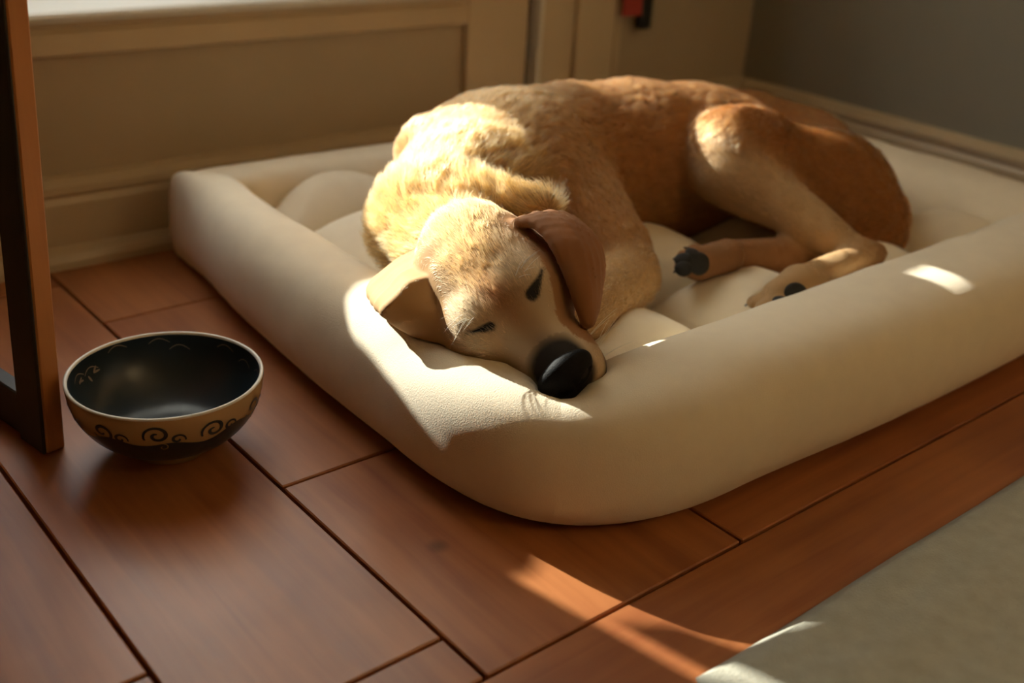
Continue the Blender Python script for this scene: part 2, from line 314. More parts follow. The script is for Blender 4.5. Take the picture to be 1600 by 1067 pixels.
# ------------------------------------------------------------------ the dog (field first: the bed gives way under it)
DOG = {'prims': [{'t': 'cap', 'a': [[0.6734, 0.8925, 0.156], 0.073, [0.7415, 0.9276, 0.1658], 0.08], 'k': 0.02, 'flow': [0.882, 0.454, 0.127], 'col': 8, 'hl': 22},
 {'t': 'cap', 'a': [[0.7415, 0.9276, 0.1658], 0.08, [0.8403, 0.9866, 0.163], 0.093], 'k': 0.02, 'flow': [0.858, 0.513, -0.025], 'col': 6, 'hl': 17},
 {'t': 'cap', 'a': [[0.8403, 0.9866, 0.163], 0.093, [0.9326, 0.9855, 0.1494], 0.106], 'k': 0.02, 'flow': [0.989, -0.012, -0.145], 'col': 0, 'hl': 12},
 {'t': 'cap', 'a': [[0.9326, 0.9855, 0.1494], 0.106, [1.039, 0.9765, 0.1429], 0.11], 'k': 0.02, 'flow': [0.995, -0.084, -0.061], 'col': 0, 'hl': 12},
 {'t': 'cap', 'a': [[1.039, 0.9765, 0.1429], 0.11, [1.1352, 0.95, 0.1413], 0.102], 'k': 0.02, 'flow': [0.964, -0.265, -0.016], 'col': 0, 'hl': 12},
 {'t': 'cap', 'a': [[1.1352, 0.95, 0.1413], 0.102, [1.2131, 0.9253, 0.1403], 0.09], 'k': 0.02, 'flow': [0.953, -0.302, -0.012], 'col': 0, 'hl': 12},
 {'t': 'cap', 'a': [[1.2131, 0.9253, 0.1403], 0.09, [1.2627, 0.8762, 0.1317], 0.083], 'k': 0.02, 'flow': [0.706, -0.698, -0.122], 'col': 0, 'hl': 12},
 {'t': 'cap', 'a': [[1.2627, 0.8762, 0.1317], 0.083, [1.2642, 0.8044, 0.1137], 0.076], 'k': 0.02, 'flow': [0.02, -0.97, -0.243], 'col': 0, 'hl': 12},
 {'t': 'cap', 'a': [[1.2642, 0.8044, 0.1137], 0.076, [1.2349, 0.7345, 0.1028], 0.053], 'k': 0.02, 'flow': [-0.382, -0.913, -0.143], 'col': 0, 'hl': 12},
 {'t': 'cap', 'a': [[0.6115, 0.7308, 0.1523], 0.045, [0.6734, 0.8925, 0.156], 0.07], 'k': 0.02, 'flow': [0.357, 0.934, 0.021], 'col': 8, 'hl': 20},
 {'t': 'cap', 'a': [[0.6296, 0.7131, 0.1387], 0.042, [0.728, 0.8053, 0.1176], 0.055], 'k': 0.03, 'flow': [0.721, 0.675, -0.154], 'col': 1, 'hl': 14},
 {'t': 'cap', 'a': [[0.6777, 0.8411, 0.2085], 0.015, [0.7103, 0.7743, 0.2066], 0.016], 'k': 0.03, 'flow': [0.268, 0.955, 0.131], 'col': 8, 'hl': 24},
 {'t': 'cap', 'a': [[0.8642, 0.9546, 0.1919], 0.058, [0.8484, 0.8181, 0.1183], 0.05], 'k': 0.04, 'flow': [-0.102, -0.876, -0.472], 'col': 6, 'hl': 12},
 {'t': 'cap', 'a': [[0.8392, 0.7665, 0.1058], 0.034, [0.7106, 0.7104, 0.107], 0.032], 'k': 0.025, 'flow': [-0.917, -0.4, 0.008], 'col': 4, 'hl': 9},
 {'t': 'cap', 'a': [[0.7594, 1.0288, 0.187], 0.044, [0.8303, 1.0412, 0.1885], 0.048], 'k': 0.03, 'flow': [0.985, 0.173, 0.02], 'col': 0, 'hl': 12},
 {'t': 'cap', 'a': [[1.2164, 0.7889, 0.1393], 0.07, [1.0797, 0.8402, 0.1935], 0.049], 'k': 0.035, 'flow': [-0.878, 0.329, 0.348], 'col': 0, 'hl': 13},
 {'t': 'cap', 'a': [[1.2191, 0.7408, 0.1142], 0.055, [1.0833, 0.8015, 0.1611], 0.042], 'k': 0.03, 'flow': [-0.871, 0.389, 0.301], 'col': 0, 'hl': 11},
 {'t': 'cap', 'a': [[1.0611, 0.8247, 0.1783], 0.041, [1.096, 0.6522, 0.1181], 0.018], 'k': 0.018, 'flow': [0.187, -0.927, -0.324], 'col': 4, 'hl': 8},
 {'t': 'cap', 'a': [[1.096, 0.6522, 0.1181], 0.018, [1.1111, 0.6405, 0.1205], 0.013], 'k': 0.01, 'flow': [0.784, -0.607, 0.128], 'col': 0, 'hl': 6},
 {'t': 'cap', 'a': [[1.0978, 0.6482, 0.1143], 0.019, [0.9798, 0.6445, 0.1081], 0.02], 'k': 0.01, 'flow': [-0.998, -0.031, -0.052], 'col': 4, 'hl': 6},
 {'t': 'cap', 'a': [[0.9798, 0.6445, 0.1081], 0.022, [0.9389, 0.6418, 0.1055], 0.019], 'k': 0.01, 'flow': [-0.996, -0.065, -0.063], 'col': 4, 'hl': 5},
 {'t': 'cap', 'a': [[0.9446, 0.6379, 0.1071], 0.0115, [0.9182, 0.6548, 0.0972], 0.0092], 'k': 0.003, 'flow': [-0.804, 0.513, -0.302], 'col': 4, 'hl': 4},
 {'t': 'cap', 'a': [[0.9446, 0.6379, 0.1071], 0.0115, [0.9097, 0.6378, 0.0982], 0.0092], 'k': 0.003, 'flow': [-0.969, -0.005, -0.248], 'col': 4, 'hl': 4},
 {'t': 'cap', 'a': [[0.9446, 0.6379, 0.1071], 0.0115, [0.9133, 0.6217, 0.1013], 0.0092], 'k': 0.003, 'flow': [-0.876, -0.454, -0.165], 'col': 4, 'hl': 4},
 {'t': 'cap', 'a': [[1.1121, 0.7169, 0.0913], 0.025, [0.9711, 0.7427, 0.1112], 0.018], 'k': 0.015, 'flow': [-0.974, 0.178, 0.138], 'col': 5, 'hl': 6},
 {'t': 'cap', 'a': [[0.9559, 0.7311, 0.1182], 0.019, [0.9151, 0.7358, 0.1157], 0.019], 'k': 0.012, 'flow': [-0.992, 0.115, -0.06], 'col': 5, 'hl': 5},
 {'t': 'cap', 'a': [[0.9201, 0.7332, 0.1186], 0.012, [0.8863, 0.733, 0.1181], 0.0105], 'k': 0.005, 'flow': [-1.0, -0.005, -0.015], 'col': 5, 'hl': 4},
 {'t': 'cap', 'a': [[0.9201, 0.7332, 0.1186], 0.012, [0.8934, 0.7388, 0.1253], 0.0105], 'k': 0.005, 'flow': [-0.951, 0.199, 0.236], 'col': 5, 'hl': 4},
 {'t': 'cap', 'a': [[0.9201, 0.7332, 0.1186], 0.012, [0.9106, 0.7394, 0.1269], 0.0105], 'k': 0.005, 'flow': [-0.678, 0.444, 0.585], 'col': 5, 'hl': 4},
 {'t': 'ell', 'a': [[1.1016, 0.8387, 0.1867], [0.055, 0.055, 0.055], [[-0.1357, -0.9566, -0.2578], [0.7481, -0.2695, 0.6063], [-0.6495, -0.1106, 0.7522]]], 'k': 0.03, 'flow': [-0.201, -0.787, -0.584], 'col': 0, 'hl': 15},
 {'t': 'cap', 'a': [[1.2277, 0.6963, 0.1025], 0.02, [1.1475, 0.6997, 0.0899], 0.013], 'k': 0.015, 'flow': [-0.987, 0.041, -0.155], 'col': 0, 'hl': 14},
 {'t': 'ell', 'a': [[0.6089, 0.7304, 0.1553], [0.082, 0.061, 0.058], [[-0.1357, -0.9566, -0.2578], [0.7481, -0.2695, 0.6063], [-0.6495, -0.1106, 0.7522]]], 'k': 0.01, 'flow': [0.136, 0.957, 0.258], 'col': 1, 'hl': 10},
 {'t': 'cap', 'a': [[0.6119, 0.7408, 0.1927], 0.036, [0.6022, 0.687, 0.1724], 0.037], 'k': 0.025, 'flow': [0.136, 0.957, 0.258], 'col': 1, 'hl': 11},
 {'t': 'cap', 'a': [[0.5833, 0.7515, 0.1683], 0.036, [0.576, 0.6965, 0.1512], 0.037], 'k': 0.025, 'flow': [0.136, 0.957, 0.258], 'col': 1, 'hl': 11},
 {'t': 'cap', 'a': [[0.594, 0.7281, 0.1794], 0.036, [0.6011, 0.7624, 0.1958], 0.032], 'k': 0.022, 'flow': [0.136, 0.957, 0.258], 'col': 1, 'hl': 14},
 {'t': 'ell', 'a': [[0.6, 0.6696, 0.1839], [0.024, 0.02, 0.02], [[-0.1357, -0.9566, -0.2578], [0.7481, -0.2695, 0.6063], [-0.6495, -0.1106, 0.7522]]], 'k': 0.018, 'flow': [0.136, 0.957, 0.258], 'col': 3, 'hl': 7},
 {'t': 'ell', 'a': [[0.5596, 0.6842, 0.1511], [0.024, 0.02, 0.02], [[-0.1357, -0.9566, -0.2578], [0.7481, -0.2695, 0.6063], [-0.6495, -0.1106, 0.7522]]], 'k': 0.018, 'flow': [0.136, 0.957, 0.258], 'col': 3, 'hl': 7},
 {'t': 'ell', 'a': [[0.6358, 0.6959, 0.1761], [0.052, 0.027, 0.034], [[-0.1357, -0.9566, -0.2578], [0.7481, -0.2695, 0.6063], [-0.6495, -0.1106, 0.7522]]], 'k': 0.02, 'flow': [0.136, 0.957, 0.258], 'col': 3, 'hl': 8},
 {'t': 'ell', 'a': [[0.5716, 0.7157, 0.1289], [0.05, 0.025, 0.03], [[-0.1357, -0.9566, -0.2578], [0.7481, -0.2695, 0.6063], [-0.6495, -0.1106, 0.7522]]], 'k': 0.02, 'flow': [0.136, 0.957, 0.258], 'col': 3, 'hl': 8},
 {'t': 'cap', 'a': [[0.5967, 0.6784, 0.1491], 0.037, [0.5973, 0.6103, 0.1263], 0.026], 'k': 0.018, 'flow': [0.136, 0.957, 0.258], 'col': 3, 'hl': 4},
 {'t': 'ell', 'a': [[0.6232, 0.6232, 0.1346], [0.04, 0.018, 0.023], [[-0.1357, -0.9566, -0.2578], [0.7481, -0.2695, 0.6063], [-0.6495, -0.1106, 0.7522]]], 'k': 0.012, 'flow': [0.136, 0.957, 0.258], 'col': 3, 'hl': 4},
 {'t': 'ell', 'a': [[0.5943, 0.6325, 0.115], [0.04, 0.017, 0.02], [[-0.1357, -0.9566, -0.2578], [0.7481, -0.2695, 0.6063], [-0.6495, -0.1106, 0.7522]]], 'k': 0.012, 'flow': [0.136, 0.957, 0.258], 'col': 3, 'hl': 4},
 {'t': 'cap', 'a': [[0.616, 0.6751, 0.132], 0.024, [0.6129, 0.6192, 0.1159], 0.016], 'k': 0.01, 'flow': [0.136, 0.957, 0.258], 'col': 3, 'hl': 4},
 {'t': 'tri', 'a': [[0.6198, 0.7163, 0.2224], [0.6332, 0.7175, 0.2233], [0.6217, 0.7103, 0.2247], 0.004], 'k': 0.003, 'flow': [-0.102, -0.718, -0.688], 'col': 2, 'hl': 3},
 {'t': 'tri', 'a': [[0.6332, 0.7175, 0.2233], [0.6341, 0.7103, 0.2253], [0.6217, 0.7103, 0.2247], 0.004], 'k': 0.003, 'flow': [-0.102, -0.718, -0.688], 'col': 2, 'hl': 3},
 {'t': 'tri', 'a': [[0.6332, 0.7175, 0.2233], [0.651, 0.719, 0.2234], [0.6341, 0.7103, 0.2253], 0.004], 'k': 0.003, 'flow': [-0.102, -0.718, -0.688], 'col': 2, 'hl': 3},
 {'t': 'tri', 'a': [[0.651, 0.719, 0.2234], [0.6506, 0.7106, 0.225], [0.6341, 0.7103, 0.2253], 0.004], 'k': 0.003, 'flow': [-0.102, -0.718, -0.688], 'col': 2, 'hl': 3},
 {'t': 'tri', 'a': [[0.651, 0.719, 0.2234], [0.6694, 0.7209, 0.2211], [0.6506, 0.7106, 0.225], 0.004], 'k': 0.003, 'flow': [-0.102, -0.718, -0.688], 'col': 2, 'hl': 3},
 {'t': 'tri', 'a': [[0.6694, 0.7209, 0.2211], [0.6681, 0.712, 0.2218], [0.6506, 0.7106, 0.225], 0.004], 'k': 0.003, 'flow': [-0.102, -0.718, -0.688], 'col': 2, 'hl': 3},
 {'t': 'tri', 'a': [[0.6694, 0.7209, 0.2211], [0.6858, 0.7217, 0.2176], [0.6681, 0.712, 0.2218], 0.004], 'k': 0.003, 'flow': [-0.102, -0.718, -0.688], 'col': 2, 'hl': 3},
 {'t': 'tri', 'a': [[0.6858, 0.7217, 0.2176], [0.6841, 0.713, 0.2173], [0.6681, 0.712, 0.2218], 0.004], 'k': 0.003, 'flow': [-0.102, -0.718, -0.688], 'col': 2, 'hl': 3},
 {'t': 'tri', 'a': [[0.6858, 0.7217, 0.2176], [0.6963, 0.7191, 0.2128], [0.6841, 0.713, 0.2173], 0.004], 'k': 0.003, 'flow': [-0.102, -0.718, -0.688], 'col': 2, 'hl': 3},
 {'t': 'tri', 'a': [[0.6963, 0.7191, 0.2128], [0.695, 0.7113, 0.2116], [0.6841, 0.713, 0.2173], 0.004], 'k': 0.003, 'flow': [-0.102, -0.718, -0.688], 'col': 2, 'hl': 3},
 {'t': 'tri', 'a': [[0.6963, 0.7191, 0.2128], [0.7024, 0.7162, 0.2087], [0.695, 0.7113, 0.2116], 0.004], 'k': 0.003, 'flow': [-0.102, -0.718, -0.688], 'col': 2, 'hl': 3},
 {'t': 'tri', 'a': [[0.7024, 0.7162, 0.2087], [0.7017, 0.7093, 0.2068], [0.695, 0.7113, 0.2116], 0.004], 'k': 0.003, 'flow': [-0.102, -0.718, -0.688], 'col': 2, 'hl': 3},
 {'t': 'tri', 'a': [[0.6217, 0.7103, 0.2247], [0.6341, 0.7103, 0.2253], [0.6244, 0.7017, 0.2276], 0.004], 'k': 0.003, 'flow': [-0.102, -0.718, -0.688], 'col': 2, 'hl': 3},
 {'t': 'tri', 'a': [[0.6341, 0.7103, 0.2253], [0.6352, 0.7, 0.228], [0.6244, 0.7017, 0.2276], 0.004], 'k': 0.003, 'flow': [-0.102, -0.718, -0.688], 'col': 2, 'hl': 3},
 {'t': 'tri', 'a': [[0.6341, 0.7103, 0.2253], [0.6506, 0.7106, 0.225], [0.6352, 0.7, 0.228], 0.004], 'k': 0.003, 'flow': [-0.102, -0.718, -0.688], 'col': 2, 'hl': 3},
 {'t': 'tri', 'a': [[0.6506, 0.7106, 0.225], [0.65, 0.6986, 0.2271], [0.6352, 0.7, 0.228], 0.004], 'k': 0.003, 'flow': [-0.102, -0.718, -0.688], 'col': 2, 'hl': 3},
 {'t': 'tri', 'a': [[0.6506, 0.7106, 0.225], [0.6681, 0.712, 0.2218], [0.65, 0.6986, 0.2271], 0.004], 'k': 0.003, 'flow': [-0.102, -0.718, -0.688], 'col': 2, 'hl': 3},
 {'t': 'tri', 'a': [[0.6681, 0.712, 0.2218], [0.6662, 0.6995, 0.2227], [0.65, 0.6986, 0.2271], 0.004], 'k': 0.003, 'flow': [-0.102, -0.718, -0.688], 'col': 2, 'hl': 3},
 {'t': 'tri', 'a': [[0.6681, 0.712, 0.2218], [0.6841, 0.713, 0.2173], [0.6662, 0.6995, 0.2227], 0.004], 'k': 0.003, 'flow': [-0.102, -0.718, -0.688], 'col': 2, 'hl': 3},
 {'t': 'tri', 'a': [[0.6841, 0.713, 0.2173], [0.6817, 0.7007, 0.2168], [0.6662, 0.6995, 0.2227], 0.004], 'k': 0.003, 'flow': [-0.102, -0.718, -0.688], 'col': 2, 'hl': 3},
 {'t': 'tri', 'a': [[0.6841, 0.713, 0.2173], [0.695, 0.7113, 0.2116], [0.6817, 0.7007, 0.2168], 0.004], 'k': 0.003, 'flow': [-0.102, -0.718, -0.688], 'col': 2, 'hl': 3},
 {'t': 'tri', 'a': [[0.695, 0.7113, 0.2116], [0.6932, 0.7003, 0.2097], [0.6817, 0.7007, 0.2168], 0.004], 'k': 0.003, 'flow': [-0.102, -0.718, -0.688], 'col': 2, 'hl': 3},
 {'t': 'tri', 'a': [[0.695, 0.7113, 0.2116], [0.7017, 0.7093, 0.2068], [0.6932, 0.7003, 0.2097], 0.004], 'k': 0.003, 'flow': [-0.102, -0.718, -0.688], 'col': 2, 'hl': 3},
 {'t': 'tri', 'a': [[0.7017, 0.7093, 0.2068], [0.7008, 0.6996, 0.204], [0.6932, 0.7003, 0.2097], 0.004], 'k': 0.003, 'flow': [-0.102, -0.718, -0.688], 'col': 2, 'hl': 3},
 {'t': 'tri', 'a': [[0.6244, 0.7017, 0.2276], [0.6352, 0.7, 0.228], [0.6262, 0.6926, 0.2287], 0.004], 'k': 0.003, 'flow': [-0.102, -0.718, -0.688], 'col': 2, 'hl': 3},
 {'t': 'tri', 'a': [[0.6352, 0.7, 0.228], [0.6356, 0.6895, 0.2289], [0.6262, 0.6926, 0.2287], 0.004], 'k': 0.003, 'flow': [-0.102, -0.718, -0.688], 'col': 2, 'hl': 3},
 {'t': 'tri', 'a': [[0.6352, 0.7, 0.228], [0.65, 0.6986, 0.2271], [0.6356, 0.6895, 0.2289], 0.004], 'k': 0.003, 'flow': [-0.102, -0.718, -0.688], 'col': 2, 'hl': 3},
 {'t': 'tri', 'a': [[0.65, 0.6986, 0.2271], [0.6487, 0.6868, 0.2276], [0.6356, 0.6895, 0.2289], 0.004], 'k': 0.003, 'flow': [-0.102, -0.718, -0.688], 'col': 2, 'hl': 3},
 {'t': 'tri', 'a': [[0.65, 0.6986, 0.2271], [0.6662, 0.6995, 0.2227], [0.6487, 0.6868, 0.2276], 0.004], 'k': 0.003, 'flow': [-0.102, -0.718, -0.688], 'col': 2, 'hl': 3},
 {'t': 'tri', 'a': [[0.6662, 0.6995, 0.2227], [0.664, 0.6875, 0.2222], [0.6487, 0.6868, 0.2276], 0.004], 'k': 0.003, 'flow': [-0.102, -0.718, -0.688], 'col': 2, 'hl': 3},
 {'t': 'tri', 'a': [[0.6662, 0.6995, 0.2227], [0.6817, 0.7007, 0.2168], [0.664, 0.6875, 0.2222], 0.004], 'k': 0.003, 'flow': [-0.102, -0.718, -0.688], 'col': 2, 'hl': 3},
 {'t': 'tri', 'a': [[0.6817, 0.7007, 0.2168], [0.679, 0.6892, 0.2152], [0.664, 0.6875, 0.2222], 0.004], 'k': 0.003, 'flow': [-0.102, -0.718, -0.688], 'col': 2, 'hl': 3},
 {'t': 'tri', 'a': [[0.6817, 0.7007, 0.2168], [0.6932, 0.7003, 0.2097], [0.679, 0.6892, 0.2152], 0.004], 'k': 0.003, 'flow': [-0.102, -0.718, -0.688], 'col': 2, 'hl': 3},
 {'t': 'tri', 'a': [[0.6932, 0.7003, 0.2097], [0.6913, 0.6903, 0.2071], [0.679, 0.6892, 0.2152], 0.004], 'k': 0.003, 'flow': [-0.102, -0.718, -0.688], 'col': 2, 'hl': 3},
 {'t': 'tri', 'a': [[0.6932, 0.7003, 0.2097], [0.7008, 0.6996, 0.204], [0.6913, 0.6903, 0.2071], 0.004], 'k': 0.003, 'flow': [-0.102, -0.718, -0.688], 'col': 2, 'hl': 3},
 {'t': 'tri', 'a': [[0.7008, 0.6996, 0.204], [0.6998, 0.6911, 0.2005], [0.6913, 0.6903, 0.2071], 0.004], 'k': 0.003, 'flow': [-0.102, -0.718, -0.688], 'col': 2, 'hl': 3},
 {'t': 'tri', 'a': [[0.6262, 0.6926, 0.2287], [0.6356, 0.6895, 0.2289], [0.6264, 0.6831, 0.2267], 0.004], 'k': 0.003, 'flow': [-0.102, -0.718, -0.688], 'col': 2, 'hl': 3},
 {'t': 'tri', 'a': [[0.6356, 0.6895, 0.2289], [0.6347, 0.6795, 0.227], [0.6264, 0.6831, 0.2267], 0.004], 'k': 0.003, 'flow': [-0.102, -0.718, -0.688], 'col': 2, 'hl': 3},
 {'t': 'tri', 'a': [[0.6356, 0.6895, 0.2289], [0.6487, 0.6868, 0.2276], [0.6347, 0.6795, 0.227], 0.004], 'k': 0.003, 'flow': [-0.102, -0.718, -0.688], 'col': 2, 'hl': 3},
 {'t': 'tri', 'a': [[0.6487, 0.6868, 0.2276], [0.6466, 0.6763, 0.2256], [0.6347, 0.6795, 0.227], 0.004], 'k': 0.003, 'flow': [-0.102, -0.718, -0.688], 'col': 2, 'hl': 3},
 {'t': 'tri', 'a': [[0.6487, 0.6868, 0.2276], [0.664, 0.6875, 0.2222], [0.6466, 0.6763, 0.2256], 0.004], 'k': 0.003, 'flow': [-0.102, -0.718, -0.688], 'col': 2, 'hl': 3},
 {'t': 'tri', 'a': [[0.664, 0.6875, 0.2222], [0.6613, 0.6773, 0.2197], [0.6466, 0.6763, 0.2256], 0.004], 'k': 0.003, 'flow': [-0.102, -0.718, -0.688], 'col': 2, 'hl': 3},
 {'t': 'tri', 'a': [[0.664, 0.6875, 0.2222], [0.679, 0.6892, 0.2152], [0.6613, 0.6773, 0.2197], 0.004], 'k': 0.003, 'flow': [-0.102, -0.718, -0.688], 'col': 2, 'hl': 3},
 {'t': 'tri', 'a': [[0.679, 0.6892, 0.2152], [0.6763, 0.6799, 0.2119], [0.6613, 0.6773, 0.2197], 0.004], 'k': 0.003, 'flow': [-0.102, -0.718, -0.688], 'col': 2, 'hl': 3},
 {'t': 'tri', 'a': [[0.679, 0.6892, 0.2152], [0.6913, 0.6903, 0.2071], [0.6763, 0.6799, 0.2119], 0.004], 'k': 0.003, 'flow': [-0.102, -0.718, -0.688], 'col': 2, 'hl': 3},
 {'t': 'tri', 'a': [[0.6913, 0.6903, 0.2071], [0.6896, 0.683, 0.2031], [0.6763, 0.6799, 0.2119], 0.004], 'k': 0.003, 'flow': [-0.102, -0.718, -0.688], 'col': 2, 'hl': 3},
 {'t': 'tri', 'a': [[0.6913, 0.6903, 0.2071], [0.6998, 0.6911, 0.2005], [0.6896, 0.683, 0.2031], 0.004], 'k': 0.003, 'flow': [-0.102, -0.718, -0.688], 'col': 2, 'hl': 3},
 {'t': 'tri', 'a': [[0.6998, 0.6911, 0.2005], [0.6992, 0.6857, 0.196], [0.6896, 0.683, 0.2031], 0.004], 'k': 0.003, 'flow': [-0.102, -0.718, -0.688], 'col': 2, 'hl': 3},
 {'t': 'tri', 'a': [[0.6264, 0.6831, 0.2267], [0.6347, 0.6795, 0.227], [0.6258, 0.6733, 0.223], 0.004], 'k': 0.003, 'flow': [-0.102, -0.718, -0.688], 'col': 2, 'hl': 3},
 {'t': 'tri', 'a': [[0.6347, 0.6795, 0.227], [0.633, 0.6694, 0.2234], [0.6258, 0.6733, 0.223], 0.004], 'k': 0.003, 'flow': [-0.102, -0.718, -0.688], 'col': 2, 'hl': 3},
 {'t': 'tri', 'a': [[0.6347, 0.6795, 0.227], [0.6466, 0.6763, 0.2256], [0.633, 0.6694, 0.2234], 0.004], 'k': 0.003, 'flow': [-0.102, -0.718, -0.688], 'col': 2, 'hl': 3},
 {'t': 'tri', 'a': [[0.6466, 0.6763, 0.2256], [0.6439, 0.6661, 0.222], [0.633, 0.6694, 0.2234], 0.004], 'k': 0.003, 'flow': [-0.102, -0.718, -0.688], 'col': 2, 'hl': 3},
 {'t': 'tri', 'a': [[0.6466, 0.6763, 0.2256], [0.6613, 0.6773, 0.2197], [0.6439, 0.6661, 0.222], 0.004], 'k': 0.003, 'flow': [-0.102, -0.718, -0.688], 'col': 2, 'hl': 3},
 {'t': 'tri', 'a': [[0.6613, 0.6773, 0.2197], [0.6582, 0.6677, 0.2158], [0.6439, 0.6661, 0.222], 0.004], 'k': 0.003, 'flow': [-0.102, -0.718, -0.688], 'col': 2, 'hl': 3},
 {'t': 'tri', 'a': [[0.6613, 0.6773, 0.2197], [0.6763, 0.6799, 0.2119], [0.6582, 0.6677, 0.2158], 0.004], 'k': 0.003, 'flow': [-0.102, -0.718, -0.688], 'col': 2, 'hl': 3},
 {'t': 'tri', 'a': [[0.6763, 0.6799, 0.2119], [0.6734, 0.6714, 0.2076], [0.6582, 0.6677, 0.2158], 0.004], 'k': 0.003, 'flow': [-0.102, -0.718, -0.688], 'col': 2, 'hl': 3},
 {'t': 'tri', 'a': [[0.6763, 0.6799, 0.2119], [0.6896, 0.683, 0.2031], [0.6734, 0.6714, 0.2076], 0.004], 'k': 0.003, 'flow': [-0.102, -0.718, -0.688], 'col': 2, 'hl': 3},
 {'t': 'tri', 'a': [[0.6896, 0.683, 0.2031], [0.6878, 0.6768, 0.1983], [0.6734, 0.6714, 0.2076], 0.004], 'k': 0.003, 'flow': [-0.102, -0.718, -0.688], 'col': 2, 'hl': 3},
 {'t': 'tri', 'a': [[0.6896, 0.683, 0.2031], [0.6992, 0.6857, 0.196], [0.6878, 0.6768, 0.1983], 0.004], 'k': 0.003, 'flow': [-0.102, -0.718, -0.688], 'col': 2, 'hl': 3},
 {'t': 'tri', 'a': [[0.6992, 0.6857, 0.196], [0.6986, 0.6816, 0.1908], [0.6878, 0.6768, 0.1983], 0.004], 'k': 0.003, 'flow': [-0.102, -0.718, -0.688], 'col': 2, 'hl': 3},
 {'t': 'tri', 'a': [[0.6258, 0.6733, 0.223], [0.633, 0.6694, 0.2234], [0.6254, 0.6647, 0.2186], 0.004], 'k': 0.003, 'flow': [-0.102, -0.718, -0.688], 'col': 2, 'hl': 3},
 {'t': 'tri', 'a': [[0.633, 0.6694, 0.2234], [0.6317, 0.6606, 0.2192], [0.6254, 0.6647, 0.2186], 0.004], 'k': 0.003, 'flow': [-0.102, -0.718, -0.688], 'col': 2, 'hl': 3},
 {'t': 'tri', 'a': [[0.633, 0.6694, 0.2234], [0.6439, 0.6661, 0.222], [0.6317, 0.6606, 0.2192], 0.004], 'k': 0.003, 'flow': [-0.102, -0.718, -0.688], 'col': 2, 'hl': 3},
 {'t': 'tri', 'a': [[0.6439, 0.6661, 0.222], [0.6416, 0.6574, 0.2179], [0.6317, 0.6606, 0.2192], 0.004], 'k': 0.003, 'flow': [-0.102, -0.718, -0.688], 'col': 2, 'hl': 3},
 {'t': 'tri', 'a': [[0.6439, 0.6661, 0.222], [0.6582, 0.6677, 0.2158], [0.6416, 0.6574, 0.2179], 0.004], 'k': 0.003, 'flow': [-0.102, -0.718, -0.688], 'col': 2, 'hl': 3},
 {'t': 'tri', 'a': [[0.6582, 0.6677, 0.2158], [0.6554, 0.6594, 0.2116], [0.6416, 0.6574, 0.2179], 0.004], 'k': 0.003, 'flow': [-0.102, -0.718, -0.688], 'col': 2, 'hl': 3},
 {'t': 'tri', 'a': [[0.6582, 0.6677, 0.2158], [0.6734, 0.6714, 0.2076], [0.6554, 0.6594, 0.2116], 0.004], 'k': 0.003, 'flow': [-0.102, -0.718, -0.688], 'col': 2, 'hl': 3},
 {'t': 'tri', 'a': [[0.6734, 0.6714, 0.2076], [0.6705, 0.664, 0.2033], [0.6554, 0.6594, 0.2116], 0.004], 'k': 0.003, 'flow': [-0.102, -0.718, -0.688], 'col': 2, 'hl': 3},
 {'t': 'tri', 'a': [[0.6734, 0.6714, 0.2076], [0.6878, 0.6768, 0.1983], [0.6705, 0.664, 0.2033], 0.004], 'k': 0.003, 'flow': [-0.102, -0.718, -0.688], 'col': 2, 'hl': 3},
 {'t': 'tri', 'a': [[0.6878, 0.6768, 0.1983], [0.6854, 0.671, 0.1937], [0.6705, 0.664, 0.2033], 0.004], 'k': 0.003, 'flow': [-0.102, -0.718, -0.688], 'col': 2, 'hl': 3},
 {'t': 'tri', 'a': [[0.6878, 0.6768, 0.1983], [0.6986, 0.6816, 0.1908], [0.6854, 0.671, 0.1937], 0.004], 'k': 0.003, 'flow': [-0.102, -0.718, -0.688], 'col': 2, 'hl': 3},
 {'t': 'tri', 'a': [[0.6986, 0.6816, 0.1908], [0.6967, 0.6772, 0.1859], [0.6854, 0.671, 0.1937], 0.004], 'k': 0.003, 'flow': [-0.102, -0.718, -0.688], 'col': 2, 'hl': 3},
 {'t': 'tri', 'a': [[0.6254, 0.6647, 0.2186], [0.6317, 0.6606, 0.2192], [0.6255, 0.6584, 0.2141], 0.004], 'k': 0.003, 'flow': [-0.102, -0.718, -0.688], 'col': 2, 'hl': 3},
 {'t': 'tri', 'a': [[0.6317, 0.6606, 0.2192], [0.631, 0.6542, 0.2147], [0.6255, 0.6584, 0.2141], 0.004], 'k': 0.003, 'flow': [-0.102, -0.718, -0.688], 'col': 2, 'hl': 3},
 {'t': 'tri', 'a': [[0.6317, 0.6606, 0.2192], [0.6416, 0.6574, 0.2179], [0.631, 0.6542, 0.2147], 0.004], 'k': 0.003, 'flow': [-0.102, -0.718, -0.688], 'col': 2, 'hl': 3},
 {'t': 'tri', 'a': [[0.6416, 0.6574, 0.2179], [0.64, 0.6509, 0.2134], [0.631, 0.6542, 0.2147], 0.004], 'k': 0.003, 'flow': [-0.102, -0.718, -0.688], 'col': 2, 'hl': 3},
 {'t': 'tri', 'a': [[0.6416, 0.6574, 0.2179], [0.6554, 0.6594, 0.2116], [0.64, 0.6509, 0.2134], 0.004], 'k': 0.003, 'flow': [-0.102, -0.718, -0.688], 'col': 2, 'hl': 3},
 {'t': 'tri', 'a': [[0.6554, 0.6594, 0.2116], [0.6533, 0.6531, 0.2073], [0.64, 0.6509, 0.2134], 0.004], 'k': 0.003, 'flow': [-0.102, -0.718, -0.688], 'col': 2, 'hl': 3},
